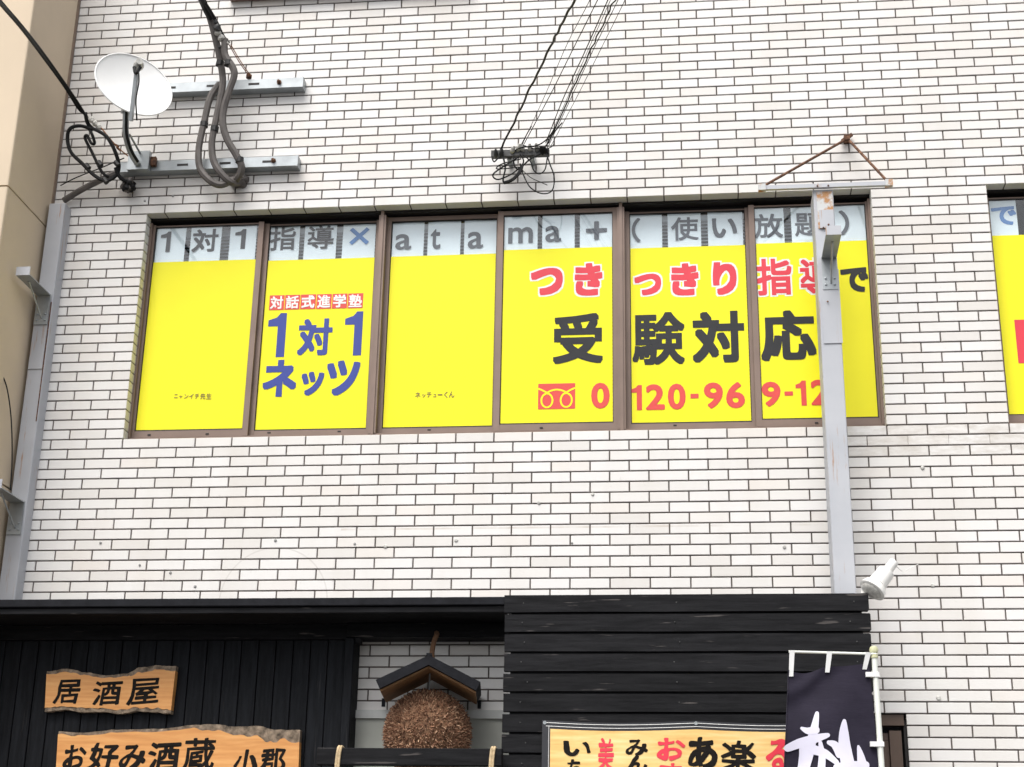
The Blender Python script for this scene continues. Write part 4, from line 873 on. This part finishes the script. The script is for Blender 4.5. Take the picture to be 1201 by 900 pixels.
def fsurf(a, b):                                     # a: 0 left..1 right, b: 0 top..1 bottom
    top = tl_.lerp(tr_, a); s1 = max(0, math.sin(math.pi*min(a/.45, 1))); z_top = top.z-.028*s1*(1-a)-.004*math.sin(math.pi*max(0, (a-.45)/.55))
    z = z_top+(fz0-z_top)*b
    xl = tl_.x+(-.13)*b*(1.0); xr = tr_.x+.012*math.sin(b*5)+.015*b; x = xl+(xr-xl)*a
    y = -.9+.020*math.sin(a*6.3+b*5)*(.3+b)+.03*a*(1-a)*math.sin(b*9+1)+.012*math.sin(b*22+a*3)*math.exp(-((a-.2)/.5)**2)-.02*math.exp(-((a+b*6-.45)/.16)**2)
    return Vector((x, y, z))
nx, nz = 26, 70; vs = [fsurf(i/nx, j/nz) for j in range(nz+1) for i in range(nx+1)]
fs = [(j*(nx+1)+i, j*(nx+1)+i+1, (j+1)*(nx+1)+i+1, (j+1)*(nx+1)+i) for j in range(nz) for i in range(nx)]
n0 = len(vs); MB().add(vs+[v+Vector((0, .0012, 0)) for v in vs], fs+[tuple(n0+k for k in q[::-1]) for q in fs]).build('cloth', 'flag_cloth', fl, True)
def on_flag(x, z):                                   # nearest cloth depth in front of (x, z)
    b = (tl_.z-.01-z)/(tl_.z-fz0); b = min(1, max(0, b)); p0, p1 = fsurf(0, b), fsurf(1, b); a = min(1, max(0, (x-p0.x)/(p1.x-p0.x))); return fsurf(a, b).y-.006
ft = MB()
STK = [([(4.14, -0.91, 2.651), (4.122, -0.91, 2.572), (4.093, -0.91, 2.469), (4.064, -0.91, 2.379), (4.037, -0.91, 2.313)], (.012, .026, .034, .032, .026)),
       ([(3.986, -0.91, 2.478), (4.046, -0.91, 2.502), (4.12, -0.91, 2.524), (4.187, -0.91, 2.542)], (.022, .030, .028, .014)),
       ([(4.061, -0.91, 2.576), (4.091, -0.91, 2.563), (4.128, -0.91, 2.568)], (.010, .022, .026)),
       ([(4.057, -0.91, 2.487), (4.061, -0.91, 2.433), (4.051, -0.91, 2.361)], (.016, .026, .030)),
       ([(4.123, -0.91, 2.469), (4.171, -0.91, 2.452), (4.223, -0.91, 2.41)], (.030, .026, .016)),
       ([(4.149, -0.91, 2.506), (4.154, -0.91, 2.434), (4.141, -0.91, 2.338)], (.012, .022, .026)),
       ([(4.191, -0.91, 2.506), (4.221, -0.91, 2.492), (4.237, -0.91, 2.446)], (.014, .026, .020)),
       ([(4.272, -0.91, 2.612), (4.267, -0.91, 2.555), (4.268, -0.91, 2.47), (4.286, -0.91, 2.363), (4.3, -0.91, 2.292)], (.012, .030, .042, .044, .03)),
       ([(4.335, -0.91, 2.489), (4.343, -0.91, 2.447), (4.351, -0.91, 2.387), (4.361, -0.91, 2.316)], (.008, .022, .034, .03)),
       ([(4.221, -0.91, 2.386), (4.27, -0.91, 2.392), (4.366, -0.91, 2.399)], (.02, .03, .024))]
for k, (pts, wds) in enumerate(STK): ribbon(ft, [(p[0], p[2]) for p in pts], [q*1.55 for q in wds], lambda x, z, k=k: on_flag(x, z)-.0003*k, True)
build_flat(ft, 'lettering', 'flag_white', fl)
for a, x in ((0.03, tl_.x+.012), (.48, None), (.94, None)):
    p = fsurf(a, .012); q = rl.lerp(pt+Vector((0, -.012, -.012)), a*.98+.01)
    MB().add([(p.x-.011, p.y-.004, p.z-.01), (p.x+.011, p.y-.004, p.z-.01), (q.x+.013, q.y-.009, q.z+.006), (q.x-.013, q.y-.009, q.z+.006), (p.x-.011, p.y+.004, p.z-.01), (p.x+.011, p.y+.004, p.z-.01), (q.x+.013, q.y+.009, q.z+.006), (q.x-.013, q.y+.009, q.z+.006)],
             [(0, 1, 2, 3), (7, 6, 5, 4), (2, 6, 7, 3), (1, 5, 6, 2), (0, 3, 7, 4), (0, 4, 5, 1)]).build('tab', 'clip', fl)
for z in (pt.z-.115, 2.50):
    pp_ = pb.lerp(pt, (z-pb.z)/(pt.z-pb.z)); MB().box(pp_.x-.05, pp_.x+.018, -.918, -.884, z-.012, z+.012).build('clip', 'clip', fl)
MB().tube([fsurf(0, j/60)+Vector((0, -.002, 0)) for j in range(61)], .0035, 5, 0).build('hem', 'flag_cloth', fl)

# ------------------------------------------------------------------ floodlight on the screen corner
fo = empty('floodlight', (4.45, -.46, 3.34), 'white reflector floodlight clamped on the corner of the plank screen', 'floodlight')
A, Bv = Vector((4.633, -0.44, 3.532)), Vector((4.483, -0.5, 3.345)); ax = (Bv-A); L = ax.length
MB().lathe(A, ax, [(0, .015), (.004, .026), (.075, .029), (.08, .026)], 18).build('rear_cap', 'lamp_white', fo, True)
MB().lathe(A+ax.normalized()*.078, ax, [(0, .03), (.003, .047), (.098, .052), (.101, .045), (.108, .045)], 22).build('housing', 'lamp_white', fo, True)
MB().lathe(A+ax.normalized()*.19, ax, [(-.008, .046), (-.004, .062), (.012, .070), (.034, .076), (.038, .070), (.040, .062)], 24).build('ring', 'lamp_white', fo, True)
MB().lathe(A+ax.normalized()*.225, ax, [(0, .064), (.012, .058), (.022, .04), (.028, .012)], 22).build('bulb', 'porcelain', fo, True)
mid = A+ax.normalized()*.16
MB().tube([mid+Vector((.0, .05, 0)), Vector((4.47, -.44, 3.42)), Vector((4.455, -.45, 3.345))], .012, 8).build('arm', 'lamp_white', fo, True)
MB().box(4.41, 4.475, -.475, -.425, 3.302, 3.352).build('clamp', 'lamp_white', fo)
MB().tube([A+Vector((0, .015, -.01)), (4.697, -0.25, 3.521), (4.753, -0.12, 3.565), (4.824, -0.003, 3.616)], .002, 6).build('lead', 'lamp_white', fo)
